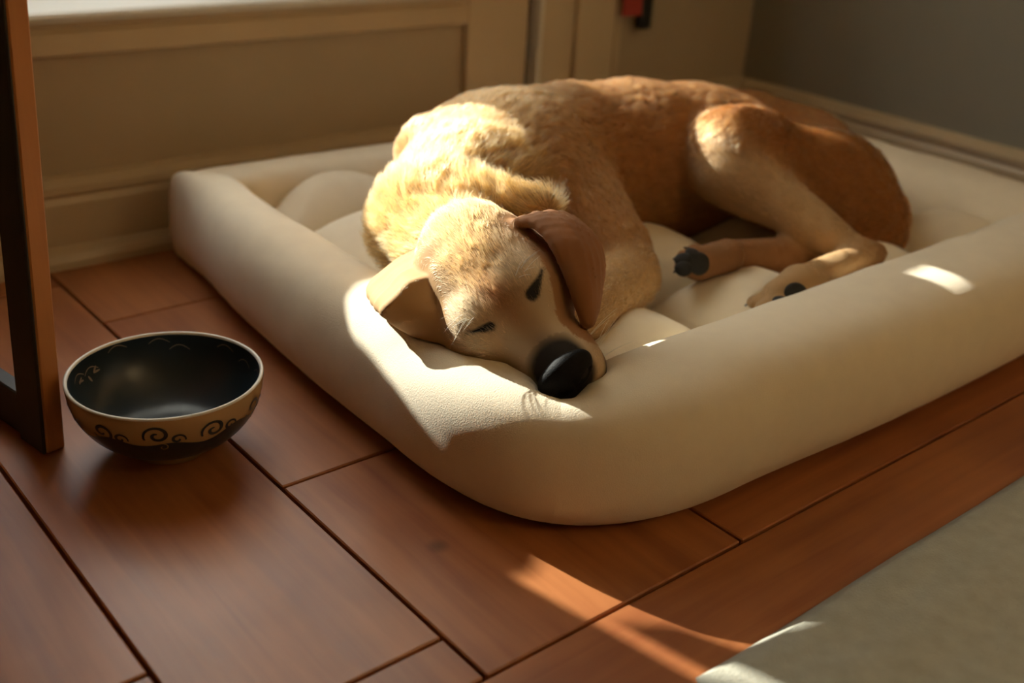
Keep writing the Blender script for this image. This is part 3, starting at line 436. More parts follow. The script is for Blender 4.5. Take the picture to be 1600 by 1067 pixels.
 {'t': 'tri', 'a': [[0.6554, 0.6594, 0.2116], [0.6705, 0.664, 0.2033], [0.6533, 0.6531, 0.2073], 0.004], 'k': 0.003, 'flow': [-0.102, -0.718, -0.688], 'col': 2, 'hl': 3},
 {'t': 'tri', 'a': [[0.6705, 0.664, 0.2033], [0.6679, 0.658, 0.1991], [0.6533, 0.6531, 0.2073], 0.004], 'k': 0.003, 'flow': [-0.102, -0.718, -0.688], 'col': 2, 'hl': 3},
 {'t': 'tri', 'a': [[0.6705, 0.664, 0.2033], [0.6854, 0.671, 0.1937], [0.6679, 0.658, 0.1991], 0.004], 'k': 0.003, 'flow': [-0.102, -0.718, -0.688], 'col': 2, 'hl': 3},
 {'t': 'tri', 'a': [[0.6854, 0.671, 0.1937], [0.6821, 0.6653, 0.1895], [0.6679, 0.658, 0.1991], 0.004], 'k': 0.003, 'flow': [-0.102, -0.718, -0.688], 'col': 2, 'hl': 3},
 {'t': 'tri', 'a': [[0.6854, 0.671, 0.1937], [0.6967, 0.6772, 0.1859], [0.6821, 0.6653, 0.1895], 0.004], 'k': 0.003, 'flow': [-0.102, -0.718, -0.688], 'col': 2, 'hl': 3},
 {'t': 'tri', 'a': [[0.6967, 0.6772, 0.1859], [0.6929, 0.6718, 0.1818], [0.6821, 0.6653, 0.1895], 0.004], 'k': 0.003, 'flow': [-0.102, -0.718, -0.688], 'col': 2, 'hl': 3},
 {'t': 'tri', 'a': [[0.6255, 0.6584, 0.2141], [0.631, 0.6542, 0.2147], [0.6258, 0.6534, 0.209], 0.004], 'k': 0.003, 'flow': [-0.102, -0.718, -0.688], 'col': 2, 'hl': 3},
 {'t': 'tri', 'a': [[0.631, 0.6542, 0.2147], [0.6306, 0.6492, 0.2096], [0.6258, 0.6534, 0.209], 0.004], 'k': 0.003, 'flow': [-0.102, -0.718, -0.688], 'col': 2, 'hl': 3},
 {'t': 'tri', 'a': [[0.631, 0.6542, 0.2147], [0.64, 0.6509, 0.2134], [0.6306, 0.6492, 0.2096], 0.004], 'k': 0.003, 'flow': [-0.102, -0.718, -0.688], 'col': 2, 'hl': 3},
 {'t': 'tri', 'a': [[0.64, 0.6509, 0.2134], [0.6388, 0.6458, 0.2085], [0.6306, 0.6492, 0.2096], 0.004], 'k': 0.003, 'flow': [-0.102, -0.718, -0.688], 'col': 2, 'hl': 3},
 {'t': 'tri', 'a': [[0.64, 0.6509, 0.2134], [0.6533, 0.6531, 0.2073], [0.6388, 0.6458, 0.2085], 0.004], 'k': 0.003, 'flow': [-0.102, -0.718, -0.688], 'col': 2, 'hl': 3},
 {'t': 'tri', 'a': [[0.6533, 0.6531, 0.2073], [0.6514, 0.6481, 0.2027], [0.6388, 0.6458, 0.2085], 0.004], 'k': 0.003, 'flow': [-0.102, -0.718, -0.688], 'col': 2, 'hl': 3},
 {'t': 'tri', 'a': [[0.6533, 0.6531, 0.2073], [0.6679, 0.658, 0.1991], [0.6514, 0.6481, 0.2027], 0.004], 'k': 0.003, 'flow': [-0.102, -0.718, -0.688], 'col': 2, 'hl': 3},
 {'t': 'tri', 'a': [[0.6679, 0.658, 0.1991], [0.6652, 0.6531, 0.1949], [0.6514, 0.6481, 0.2027], 0.004], 'k': 0.003, 'flow': [-0.102, -0.718, -0.688], 'col': 2, 'hl': 3},
 {'t': 'tri', 'a': [[0.6679, 0.658, 0.1991], [0.6821, 0.6653, 0.1895], [0.6652, 0.6531, 0.1949], 0.004], 'k': 0.003, 'flow': [-0.102, -0.718, -0.688], 'col': 2, 'hl': 3},
 {'t': 'tri', 'a': [[0.6821, 0.6653, 0.1895], [0.6781, 0.6601, 0.1856], [0.6652, 0.6531, 0.1949], 0.004], 'k': 0.003, 'flow': [-0.102, -0.718, -0.688], 'col': 2, 'hl': 3},
 {'t': 'tri', 'a': [[0.6821, 0.6653, 0.1895], [0.6929, 0.6718, 0.1818], [0.6781, 0.6601, 0.1856], 0.004], 'k': 0.003, 'flow': [-0.102, -0.718, -0.688], 'col': 2, 'hl': 3},
 {'t': 'tri', 'a': [[0.6929, 0.6718, 0.1818], [0.6878, 0.6662, 0.1779], [0.6781, 0.6601, 0.1856], 0.004], 'k': 0.003, 'flow': [-0.102, -0.718, -0.688], 'col': 2, 'hl': 3},
 {'t': 'tri', 'a': [[0.6258, 0.6534, 0.209], [0.6306, 0.6492, 0.2096], [0.6261, 0.6486, 0.2036], 0.004], 'k': 0.003, 'flow': [-0.102, -0.718, -0.688], 'col': 2, 'hl': 3},
 {'t': 'tri', 'a': [[0.6306, 0.6492, 0.2096], [0.6302, 0.6444, 0.2042], [0.6261, 0.6486, 0.2036], 0.004], 'k': 0.003, 'flow': [-0.102, -0.718, -0.688], 'col': 2, 'hl': 3},
 {'t': 'tri', 'a': [[0.6306, 0.6492, 0.2096], [0.6388, 0.6458, 0.2085], [0.6302, 0.6444, 0.2042], 0.004], 'k': 0.003, 'flow': [-0.102, -0.718, -0.688], 'col': 2, 'hl': 3},
 {'t': 'tri', 'a': [[0.6388, 0.6458, 0.2085], [0.6375, 0.6412, 0.2031], [0.6302, 0.6444, 0.2042], 0.004], 'k': 0.003, 'flow': [-0.102, -0.718, -0.688], 'col': 2, 'hl': 3},
 {'t': 'tri', 'a': [[0.6388, 0.6458, 0.2085], [0.6514, 0.6481, 0.2027], [0.6375, 0.6412, 0.2031], 0.004], 'k': 0.003, 'flow': [-0.102, -0.718, -0.688], 'col': 2, 'hl': 3},
 {'t': 'tri', 'a': [[0.6514, 0.6481, 0.2027], [0.6493, 0.6436, 0.1978], [0.6375, 0.6412, 0.2031], 0.004], 'k': 0.003, 'flow': [-0.102, -0.718, -0.688], 'col': 2, 'hl': 3},
 {'t': 'tri', 'a': [[0.6514, 0.6481, 0.2027], [0.6652, 0.6531, 0.1949], [0.6493, 0.6436, 0.1978], 0.004], 'k': 0.003, 'flow': [-0.102, -0.718, -0.688], 'col': 2, 'hl': 3},
 {'t': 'tri', 'a': [[0.6652, 0.6531, 0.1949], [0.6622, 0.6484, 0.1905], [0.6493, 0.6436, 0.1978], 0.004], 'k': 0.003, 'flow': [-0.102, -0.718, -0.688], 'col': 2, 'hl': 3},
 {'t': 'tri', 'a': [[0.6652, 0.6531, 0.1949], [0.6781, 0.6601, 0.1856], [0.6622, 0.6484, 0.1905], 0.004], 'k': 0.003, 'flow': [-0.102, -0.718, -0.688], 'col': 2, 'hl': 3},
 {'t': 'tri', 'a': [[0.6781, 0.6601, 0.1856], [0.6737, 0.6549, 0.1817], [0.6622, 0.6484, 0.1905], 0.004], 'k': 0.003, 'flow': [-0.102, -0.718, -0.688], 'col': 2, 'hl': 3},
 {'t': 'tri', 'a': [[0.6781, 0.6601, 0.1856], [0.6878, 0.6662, 0.1779], [0.6737, 0.6549, 0.1817], 0.004], 'k': 0.003, 'flow': [-0.102, -0.718, -0.688], 'col': 2, 'hl': 3},
 {'t': 'tri', 'a': [[0.6878, 0.6662, 0.1779], [0.6821, 0.6604, 0.1744], [0.6737, 0.6549, 0.1817], 0.004], 'k': 0.003, 'flow': [-0.102, -0.718, -0.688], 'col': 2, 'hl': 3},
 {'t': 'tri', 'a': [[0.6261, 0.6486, 0.2036], [0.6302, 0.6444, 0.2042], [0.6261, 0.6434, 0.1976], 0.004], 'k': 0.003, 'flow': [-0.102, -0.718, -0.688], 'col': 2, 'hl': 3},
 {'t': 'tri', 'a': [[0.6302, 0.6444, 0.2042], [0.6297, 0.6396, 0.1982], [0.6261, 0.6434, 0.1976], 0.004], 'k': 0.003, 'flow': [-0.102, -0.718, -0.688], 'col': 2, 'hl': 3},
 {'t': 'tri', 'a': [[0.6302, 0.6444, 0.2042], [0.6375, 0.6412, 0.2031], [0.6297, 0.6396, 0.1982], 0.004], 'k': 0.003, 'flow': [-0.102, -0.718, -0.688], 'col': 2, 'hl': 3},
 {'t': 'tri', 'a': [[0.6375, 0.6412, 0.2031], [0.6361, 0.6366, 0.1974], [0.6297, 0.6396, 0.1982], 0.004], 'k': 0.003, 'flow': [-0.102, -0.718, -0.688], 'col': 2, 'hl': 3},
 {'t': 'tri', 'a': [[0.6375, 0.6412, 0.2031], [0.6493, 0.6436, 0.1978], [0.6361, 0.6366, 0.1974], 0.004], 'k': 0.003, 'flow': [-0.102, -0.718, -0.688], 'col': 2, 'hl': 3},
 {'t': 'tri', 'a': [[0.6493, 0.6436, 0.1978], [0.6469, 0.639, 0.1924], [0.6361, 0.6366, 0.1974], 0.004], 'k': 0.003, 'flow': [-0.102, -0.718, -0.688], 'col': 2, 'hl': 3},
 {'t': 'tri', 'a': [[0.6493, 0.6436, 0.1978], [0.6622, 0.6484, 0.1905], [0.6469, 0.639, 0.1924], 0.004], 'k': 0.003, 'flow': [-0.102, -0.718, -0.688], 'col': 2, 'hl': 3},
 {'t': 'tri', 'a': [[0.6622, 0.6484, 0.1905], [0.6585, 0.6437, 0.1857], [0.6469, 0.639, 0.1924], 0.004], 'k': 0.003, 'flow': [-0.102, -0.718, -0.688], 'col': 2, 'hl': 3},
 {'t': 'tri', 'a': [[0.6622, 0.6484, 0.1905], [0.6737, 0.6549, 0.1817], [0.6585, 0.6437, 0.1857], 0.004], 'k': 0.003, 'flow': [-0.102, -0.718, -0.688], 'col': 2, 'hl': 3},
 {'t': 'tri', 'a': [[0.6737, 0.6549, 0.1817], [0.6686, 0.6495, 0.1776], [0.6585, 0.6437, 0.1857], 0.004], 'k': 0.003, 'flow': [-0.102, -0.718, -0.688], 'col': 2, 'hl': 3},
 {'t': 'tri', 'a': [[0.6737, 0.6549, 0.1817], [0.6821, 0.6604, 0.1744], [0.6686, 0.6495, 0.1776], 0.004], 'k': 0.003, 'flow': [-0.102, -0.718, -0.688], 'col': 2, 'hl': 3},
 {'t': 'tri', 'a': [[0.6821, 0.6604, 0.1744], [0.6759, 0.6545, 0.1711], [0.6686, 0.6495, 0.1776], 0.004], 'k': 0.003, 'flow': [-0.102, -0.718, -0.688], 'col': 2, 'hl': 3},
 {'t': 'tri', 'a': [[0.6261, 0.6434, 0.1976], [0.6297, 0.6396, 0.1982], [0.626, 0.6384, 0.1913], 0.004], 'k': 0.003, 'flow': [-0.102, -0.718, -0.688], 'col': 2, 'hl': 3},
 {'t': 'tri', 'a': [[0.6297, 0.6396, 0.1982], [0.6292, 0.635, 0.192], [0.626, 0.6384, 0.1913], 0.004], 'k': 0.003, 'flow': [-0.102, -0.718, -0.688], 'col': 2, 'hl': 3},
 {'t': 'tri', 'a': [[0.6297, 0.6396, 0.1982], [0.6361, 0.6366, 0.1974], [0.6292, 0.635, 0.192], 0.004], 'k': 0.003, 'flow': [-0.102, -0.718, -0.688], 'col': 2, 'hl': 3},
 {'t': 'tri', 'a': [[0.6361, 0.6366, 0.1974], [0.6348, 0.6324, 0.1913], [0.6292, 0.635, 0.192], 0.004], 'k': 0.003, 'flow': [-0.102, -0.718, -0.688], 'col': 2, 'hl': 3},
 {'t': 'tri', 'a': [[0.6361, 0.6366, 0.1974], [0.6469, 0.639, 0.1924], [0.6348, 0.6324, 0.1913], 0.004], 'k': 0.003, 'flow': [-0.102, -0.718, -0.688], 'col': 2, 'hl': 3},
 {'t': 'tri', 'a': [[0.6469, 0.639, 0.1924], [0.6443, 0.6348, 0.1868], [0.6348, 0.6324, 0.1913], 0.004], 'k': 0.003, 'flow': [-0.102, -0.718, -0.688], 'col': 2, 'hl': 3},
 {'t': 'tri', 'a': [[0.6469, 0.639, 0.1924], [0.6585, 0.6437, 0.1857], [0.6443, 0.6348, 0.1868], 0.004], 'k': 0.003, 'flow': [-0.102, -0.718, -0.688], 'col': 2, 'hl': 3},
 {'t': 'tri', 'a': [[0.6585, 0.6437, 0.1857], [0.6545, 0.6391, 0.1807], [0.6443, 0.6348, 0.1868], 0.004], 'k': 0.003, 'flow': [-0.102, -0.718, -0.688], 'col': 2, 'hl': 3},
 {'t': 'tri', 'a': [[0.6585, 0.6437, 0.1857], [0.6686, 0.6495, 0.1776], [0.6545, 0.6391, 0.1807], 0.004], 'k': 0.003, 'flow': [-0.102, -0.718, -0.688], 'col': 2, 'hl': 3},
 {'t': 'tri', 'a': [[0.6686, 0.6495, 0.1776], [0.663, 0.6442, 0.1737], [0.6545, 0.6391, 0.1807], 0.004], 'k': 0.003, 'flow': [-0.102, -0.718, -0.688], 'col': 2, 'hl': 3},
 {'t': 'tri', 'a': [[0.6686, 0.6495, 0.1776], [0.6759, 0.6545, 0.1711], [0.663, 0.6442, 0.1737], 0.004], 'k': 0.003, 'flow': [-0.102, -0.718, -0.688], 'col': 2, 'hl': 3},
 {'t': 'tri', 'a': [[0.6759, 0.6545, 0.1711], [0.669, 0.6484, 0.168], [0.663, 0.6442, 0.1737], 0.004], 'k': 0.003, 'flow': [-0.102, -0.718, -0.688], 'col': 2, 'hl': 3},
 {'t': 'tri', 'a': [[0.626, 0.6384, 0.1913], [0.6292, 0.635, 0.192], [0.6261, 0.6339, 0.1853], 0.004], 'k': 0.003, 'flow': [-0.102, -0.718, -0.688], 'col': 2, 'hl': 3},
 {'t': 'tri', 'a': [[0.6292, 0.635, 0.192], [0.6288, 0.6311, 0.1859], [0.6261, 0.6339, 0.1853], 0.004], 'k': 0.003, 'flow': [-0.102, -0.718, -0.688], 'col': 2, 'hl': 3},
 {'t': 'tri', 'a': [[0.6292, 0.635, 0.192], [0.6348, 0.6324, 0.1913], [0.6288, 0.6311, 0.1859], 0.004], 'k': 0.003, 'flow': [-0.102, -0.718, -0.688], 'col': 2, 'hl': 3},
 {'t': 'tri', 'a': [[0.6348, 0.6324, 0.1913], [0.6336, 0.6289, 0.1854], [0.6288, 0.6311, 0.1859], 0.004], 'k': 0.003, 'flow': [-0.102, -0.718, -0.688], 'col': 2, 'hl': 3},
 {'t': 'tri', 'a': [[0.6348, 0.6324, 0.1913], [0.6443, 0.6348, 0.1868], [0.6336, 0.6289, 0.1854], 0.004], 'k': 0.003, 'flow': [-0.102, -0.718, -0.688], 'col': 2, 'hl': 3},
 {'t': 'tri', 'a': [[0.6443, 0.6348, 0.1868], [0.6417, 0.6311, 0.1816], [0.6336, 0.6289, 0.1854], 0.004], 'k': 0.003, 'flow': [-0.102, -0.718, -0.688], 'col': 2, 'hl': 3},
 {'t': 'tri', 'a': [[0.6443, 0.6348, 0.1868], [0.6545, 0.6391, 0.1807], [0.6417, 0.6311, 0.1816], 0.004], 'k': 0.003, 'flow': [-0.102, -0.718, -0.688], 'col': 2, 'hl': 3},
 {'t': 'tri', 'a': [[0.6545, 0.6391, 0.1807], [0.6504, 0.6349, 0.1763], [0.6417, 0.6311, 0.1816], 0.004], 'k': 0.003, 'flow': [-0.102, -0.718, -0.688], 'col': 2, 'hl': 3},
 {'t': 'tri', 'a': [[0.6545, 0.6391, 0.1807], [0.663, 0.6442, 0.1737], [0.6504, 0.6349, 0.1763], 0.004], 'k': 0.003, 'flow': [-0.102, -0.718, -0.688], 'col': 2, 'hl': 3},
 {'t': 'tri', 'a': [[0.663, 0.6442, 0.1737], [0.6574, 0.6392, 0.1704], [0.6504, 0.6349, 0.1763], 0.004], 'k': 0.003, 'flow': [-0.102, -0.718, -0.688], 'col': 2, 'hl': 3},
 {'t': 'tri', 'a': [[0.663, 0.6442, 0.1737], [0.669, 0.6484, 0.168], [0.6574, 0.6392, 0.1704], 0.004], 'k': 0.003, 'flow': [-0.102, -0.718, -0.688], 'col': 2, 'hl': 3},
 {'t': 'tri', 'a': [[0.669, 0.6484, 0.168], [0.6623, 0.6427, 0.1657], [0.6574, 0.6392, 0.1704], 0.004], 'k': 0.003, 'flow': [-0.102, -0.718, -0.688], 'col': 2, 'hl': 3},
 {'t': 'tri', 'a': [[0.6261, 0.6339, 0.1853], [0.6288, 0.6311, 0.1859], [0.6264, 0.6302, 0.1797], 0.004], 'k': 0.003, 'flow': [-0.102, -0.718, -0.688], 'col': 2, 'hl': 3},
 {'t': 'tri', 'a': [[0.6288, 0.6311, 0.1859], [0.6286, 0.6279, 0.1801], [0.6264, 0.6302, 0.1797], 0.004], 'k': 0.003, 'flow': [-0.102, -0.718, -0.688], 'col': 2, 'hl': 3},
 {'t': 'tri', 'a': [[0.6288, 0.6311, 0.1859], [0.6336, 0.6289, 0.1854], [0.6286, 0.6279, 0.1801], 0.004], 'k': 0.003, 'flow': [-0.102, -0.718, -0.688], 'col': 2, 'hl': 3},
 {'t': 'tri', 'a': [[0.6336, 0.6289, 0.1854], [0.6325, 0.6262, 0.1798], [0.6286, 0.6279, 0.1801], 0.004], 'k': 0.003, 'flow': [-0.102, -0.718, -0.688], 'col': 2, 'hl': 3},
 {'t': 'tri', 'a': [[0.6336, 0.6289, 0.1854], [0.6417, 0.6311, 0.1816], [0.6325, 0.6262, 0.1798], 0.004], 'k': 0.003, 'flow': [-0.102, -0.718, -0.688], 'col': 2, 'hl': 3},
 {'t': 'tri', 'a': [[0.6417, 0.6311, 0.1816], [0.6391, 0.6279, 0.1769], [0.6325, 0.6262, 0.1798], 0.004], 'k': 0.003, 'flow': [-0.102, -0.718, -0.688], 'col': 2, 'hl': 3},
 {'t': 'tri', 'a': [[0.6417, 0.6311, 0.1816], [0.6504, 0.6349, 0.1763], [0.6391, 0.6279, 0.1769], 0.004], 'k': 0.003, 'flow': [-0.102, -0.718, -0.688], 'col': 2, 'hl': 3},
 {'t': 'tri', 'a': [[0.6504, 0.6349, 0.1763], [0.6461, 0.6308, 0.1729], [0.6391, 0.6279, 0.1769], 0.004], 'k': 0.003, 'flow': [-0.102, -0.718, -0.688], 'col': 2, 'hl': 3},
 {'t': 'tri', 'a': [[0.6504, 0.6349, 0.1763], [0.6574, 0.6392, 0.1704], [0.6461, 0.6308, 0.1729], 0.004], 'k': 0.003, 'flow': [-0.102, -0.718, -0.688], 'col': 2, 'hl': 3},
 {'t': 'tri', 'a': [[0.6574, 0.6392, 0.1704], [0.6518, 0.6343, 0.1682], [0.6461, 0.6308, 0.1729], 0.004], 'k': 0.003, 'flow': [-0.102, -0.718, -0.688], 'col': 2, 'hl': 3},
 {'t': 'tri', 'a': [[0.6574, 0.6392, 0.1704], [0.6623, 0.6427, 0.1657], [0.6518, 0.6343, 0.1682], 0.004], 'k': 0.003, 'flow': [-0.102, -0.718, -0.688], 'col': 2, 'hl': 3},
 {'t': 'tri', 'a': [[0.6623, 0.6427, 0.1657], [0.6558, 0.6373, 0.1644], [0.6518, 0.6343, 0.1682], 0.004], 'k': 0.003, 'flow': [-0.102, -0.718, -0.688], 'col': 2, 'hl': 3},
 {'t': 'tri', 'a': [[0.6264, 0.6302, 0.1797], [0.6286, 0.6279, 0.1801], [0.6269, 0.627, 0.1743], 0.004], 'k': 0.003, 'flow': [-0.102, -0.718, -0.688], 'col': 2, 'hl': 3},
 {'t': 'tri', 'a': [[0.6286, 0.6279, 0.1801], [0.6286, 0.6254, 0.1746], [0.6269, 0.627, 0.1743], 0.004], 'k': 0.003, 'flow': [-0.102, -0.718, -0.688], 'col': 2, 'hl': 3},
 {'t': 'tri', 'a': [[0.6286, 0.6279, 0.1801], [0.6325, 0.6262, 0.1798], [0.6286, 0.6254, 0.1746], 0.004], 'k': 0.003, 'flow': [-0.102, -0.718, -0.688], 'col': 2, 'hl': 3},
 {'t': 'tri', 'a': [[0.6325, 0.6262, 0.1798], [0.6317, 0.6242, 0.1743], [0.6286, 0.6254, 0.1746], 0.004], 'k': 0.003, 'flow': [-0.102, -0.718, -0.688], 'col': 2, 'hl': 3},
 {'t': 'tri', 'a': [[0.6325, 0.6262, 0.1798], [0.6391, 0.6279, 0.1769], [0.6317, 0.6242, 0.1743], 0.004], 'k': 0.003, 'flow': [-0.102, -0.718, -0.688], 'col': 2, 'hl': 3},
 {'t': 'tri', 'a': [[0.6391, 0.6279, 0.1769], [0.6365, 0.6251, 0.1725], [0.6317, 0.6242, 0.1743], 0.004], 'k': 0.003, 'flow': [-0.102, -0.718, -0.688], 'col': 2, 'hl': 3},
 {'t': 'tri', 'a': [[0.6391, 0.6279, 0.1769], [0.6461, 0.6308, 0.1729], [0.6365, 0.6251, 0.1725], 0.004], 'k': 0.003, 'flow': [-0.102, -0.718, -0.688], 'col': 2, 'hl': 3},
 {'t': 'tri', 'a': [[0.6461, 0.6308, 0.1729], [0.6417, 0.627, 0.17], [0.6365, 0.6251, 0.1725], 0.004], 'k': 0.003, 'flow': [-0.102, -0.718, -0.688], 'col': 2, 'hl': 3},
 {'t': 'tri', 'a': [[0.6461, 0.6308, 0.1729], [0.6518, 0.6343, 0.1682], [0.6417, 0.627, 0.17], 0.004], 'k': 0.003, 'flow': [-0.102, -0.718, -0.688], 'col': 2, 'hl': 3},
 {'t': 'tri', 'a': [[0.6518, 0.6343, 0.1682], [0.6461, 0.6297, 0.1667], [0.6417, 0.627, 0.17], 0.004], 'k': 0.003, 'flow': [-0.102, -0.718, -0.688], 'col': 2, 'hl': 3},
 {'t': 'tri', 'a': [[0.6518, 0.6343, 0.1682], [0.6558, 0.6373, 0.1644], [0.6461, 0.6297, 0.1667], 0.004], 'k': 0.003, 'flow': [-0.102, -0.718, -0.688], 'col': 2, 'hl': 3},
 {'t': 'tri', 'a': [[0.6558, 0.6373, 0.1644], [0.6493, 0.6322, 0.1638], [0.6461, 0.6297, 0.1667], 0.004], 'k': 0.003, 'flow': [-0.102, -0.718, -0.688], 'col': 2, 'hl': 3},
 {'t': 'tri', 'a': [[0.6269, 0.627, 0.1743], [0.6286, 0.6254, 0.1746], [0.6274, 0.6243, 0.1697], 0.004], 'k': 0.003, 'flow': [-0.102, -0.718, -0.688], 'col': 2, 'hl': 3},
 {'t': 'tri', 'a': [[0.6286, 0.6254, 0.1746], [0.6288, 0.6233, 0.1698], [0.6274, 0.6243, 0.1697], 0.004], 'k': 0.003, 'flow': [-0.102, -0.718, -0.688], 'col': 2, 'hl': 3},
 {'t': 'tri', 'a': [[0.6286, 0.6254, 0.1746], [0.6317, 0.6242, 0.1743], [0.6288, 0.6233, 0.1698], 0.004], 'k': 0.003, 'flow': [-0.102, -0.718, -0.688], 'col': 2, 'hl': 3},
 {'t': 'tri', 'a': [[0.6317, 0.6242, 0.1743], [0.631, 0.6225, 0.1696], [0.6288, 0.6233, 0.1698], 0.004], 'k': 0.003, 'flow': [-0.102, -0.718, -0.688], 'col': 2, 'hl': 3},
 {'t': 'tri', 'a': [[0.6317, 0.6242, 0.1743], [0.6365, 0.6251, 0.1725], [0.631, 0.6225, 0.1696], 0.004], 'k': 0.003, 'flow': [-0.102, -0.718, -0.688], 'col': 2, 'hl': 3},
 {'t': 'tri', 'a': [[0.6365, 0.6251, 0.1725], [0.6343, 0.6228, 0.1687], [0.631, 0.6225, 0.1696], 0.004], 'k': 0.003, 'flow': [-0.102, -0.718, -0.688], 'col': 2, 'hl': 3},
 {'t': 'tri', 'a': [[0.6365, 0.6251, 0.1725], [0.6417, 0.627, 0.17], [0.6343, 0.6228, 0.1687], 0.004], 'k': 0.003, 'flow': [-0.102, -0.718, -0.688], 'col': 2, 'hl': 3},
 {'t': 'tri', 'a': [[0.6417, 0.627, 0.17], [0.6379, 0.6239, 0.1674], [0.6343, 0.6228, 0.1687], 0.004], 'k': 0.003, 'flow': [-0.102, -0.718, -0.688], 'col': 2, 'hl': 3},
 {'t': 'tri', 'a': [[0.6417, 0.627, 0.17], [0.6461, 0.6297, 0.1667], [0.6379, 0.6239, 0.1674], 0.004], 'k': 0.003, 'flow': [-0.102, -0.718, -0.688], 'col': 2, 'hl': 3},
 {'t': 'tri', 'a': [[0.6461, 0.6297, 0.1667], [0.6413, 0.6259, 0.1651], [0.6379, 0.6239, 0.1674], 0.004], 'k': 0.003, 'flow': [-0.102, -0.718, -0.688], 'col': 2, 'hl': 3},
 {'t': 'tri', 'a': [[0.6461, 0.6297, 0.1667], [0.6493, 0.6322, 0.1638], [0.6413, 0.6259, 0.1651], 0.004], 'k': 0.003, 'flow': [-0.102, -0.718, -0.688], 'col': 2, 'hl': 3},
 {'t': 'tri', 'a': [[0.6493, 0.6322, 0.1638], [0.6438, 0.6279, 0.1632], [0.6413, 0.6259, 0.1651], 0.004], 'k': 0.003, 'flow': [-0.102, -0.718, -0.688], 'col': 2, 'hl': 3},
 {'t': 'tri', 'a': [[0.6274, 0.6243, 0.1697], [0.6288, 0.6233, 0.1698], [0.6279, 0.622, 0.166], 0.004], 'k': 0.003, 'flow': [-0.102, -0.718, -0.688], 'col': 2, 'hl': 3},
 {'t': 'tri', 'a': [[0.6288, 0.6233, 0.1698], [0.629, 0.6215, 0.166], [0.6279, 0.622, 0.166], 0.004], 'k': 0.003, 'flow': [-0.102, -0.718, -0.688], 'col': 2, 'hl': 3},
 {'t': 'tri', 'a': [[0.6288, 0.6233, 0.1698], [0.631, 0.6225, 0.1696], [0.629, 0.6215, 0.166], 0.004], 'k': 0.003, 'flow': [-0.102, -0.718, -0.688], 'col': 2, 'hl': 3},
 {'t': 'tri', 'a': [[0.631, 0.6225, 0.1696], [0.6306, 0.621, 0.1658], [0.629, 0.6215, 0.166], 0.004], 'k': 0.003, 'flow': [-0.102, -0.718, -0.688], 'col': 2, 'hl': 3},
 {'t': 'tri', 'a': [[0.631, 0.6225, 0.1696], [0.6343, 0.6228, 0.1687], [0.6306, 0.621, 0.1658], 0.004], 'k': 0.003, 'flow': [-0.102, -0.718, -0.688], 'col': 2, 'hl': 3},
 {'t': 'tri', 'a': [[0.6343, 0.6228, 0.1687], [0.6327, 0.6211, 0.1653], [0.6306, 0.621, 0.1658], 0.004], 'k': 0.003, 'flow': [-0.102, -0.718, -0.688], 'col': 2, 'hl': 3},
 {'t': 'tri', 'a': [[0.6343, 0.6228, 0.1687], [0.6379, 0.6239, 0.1674], [0.6327, 0.6211, 0.1653], 0.004], 'k': 0.003, 'flow': [-0.102, -0.718, -0.688], 'col': 2, 'hl': 3},
 {'t': 'tri', 'a': [[0.6379, 0.6239, 0.1674], [0.6351, 0.6217, 0.1646], [0.6327, 0.6211, 0.1653], 0.004], 'k': 0.003, 'flow': [-0.102, -0.718, -0.688], 'col': 2, 'hl': 3},
 {'t': 'tri', 'a': [[0.6379, 0.6239, 0.1674], [0.6413, 0.6259, 0.1651], [0.6351, 0.6217, 0.1646], 0.004], 'k': 0.003, 'flow': [-0.102, -0.718, -0.688], 'col': 2, 'hl': 3},
 {'t': 'tri', 'a': [[0.6413, 0.6259, 0.1651], [0.6375, 0.6231, 0.1633], [0.6351, 0.6217, 0.1646], 0.004], 'k': 0.003, 'flow': [-0.102, -0.718, -0.688], 'col': 2, 'hl': 3},
 {'t': 'tri', 'a': [[0.6413, 0.6259, 0.1651], [0.6438, 0.6279, 0.1632], [0.6375, 0.6231, 0.1633], 0.004], 'k': 0.003, 'flow': [-0.102, -0.718, -0.688], 'col': 2, 'hl': 3},
 {'t': 'tri', 'a': [[0.6438, 0.6279, 0.1632], [0.6393, 0.6245, 0.1621], [0.6375, 0.6231, 0.1633], 0.004], 'k': 0.003, 'flow': [-0.102, -0.718, -0.688], 'col': 2, 'hl': 3},
 {'t': 'tri', 'a': [[0.6279, 0.622, 0.166], [0.629, 0.6215, 0.166], [0.6284, 0.6202, 0.163], 0.004], 'k': 0.003, 'flow': [-0.102, -0.718, -0.688], 'col': 2, 'hl': 3},
 {'t': 'tri', 'a': [[0.629, 0.6215, 0.166], [0.6293, 0.62, 0.1629], [0.6284, 0.6202, 0.163], 0.004], 'k': 0.003, 'flow': [-0.102, -0.718, -0.688], 'col': 2, 'hl': 3},
 {'t': 'tri', 'a': [[0.629, 0.6215, 0.166], [0.6306, 0.621, 0.1658], [0.6293, 0.62, 0.1629], 0.004], 'k': 0.003, 'flow': [-0.102, -0.718, -0.688], 'col': 2, 'hl': 3},
 {'t': 'tri', 'a': [[0.6306, 0.621, 0.1658], [0.6304, 0.6198, 0.1627], [0.6293, 0.62, 0.1629], 0.004], 'k': 0.003, 'flow': [-0.102, -0.718, -0.688], 'col': 2, 'hl': 3},
 {'t': 'tri', 'a': [[0.6306, 0.621, 0.1658], [0.6327, 0.6211, 0.1653], [0.6304, 0.6198, 0.1627], 0.004], 'k': 0.003, 'flow': [-0.102, -0.718, -0.688], 'col': 2, 'hl': 3},
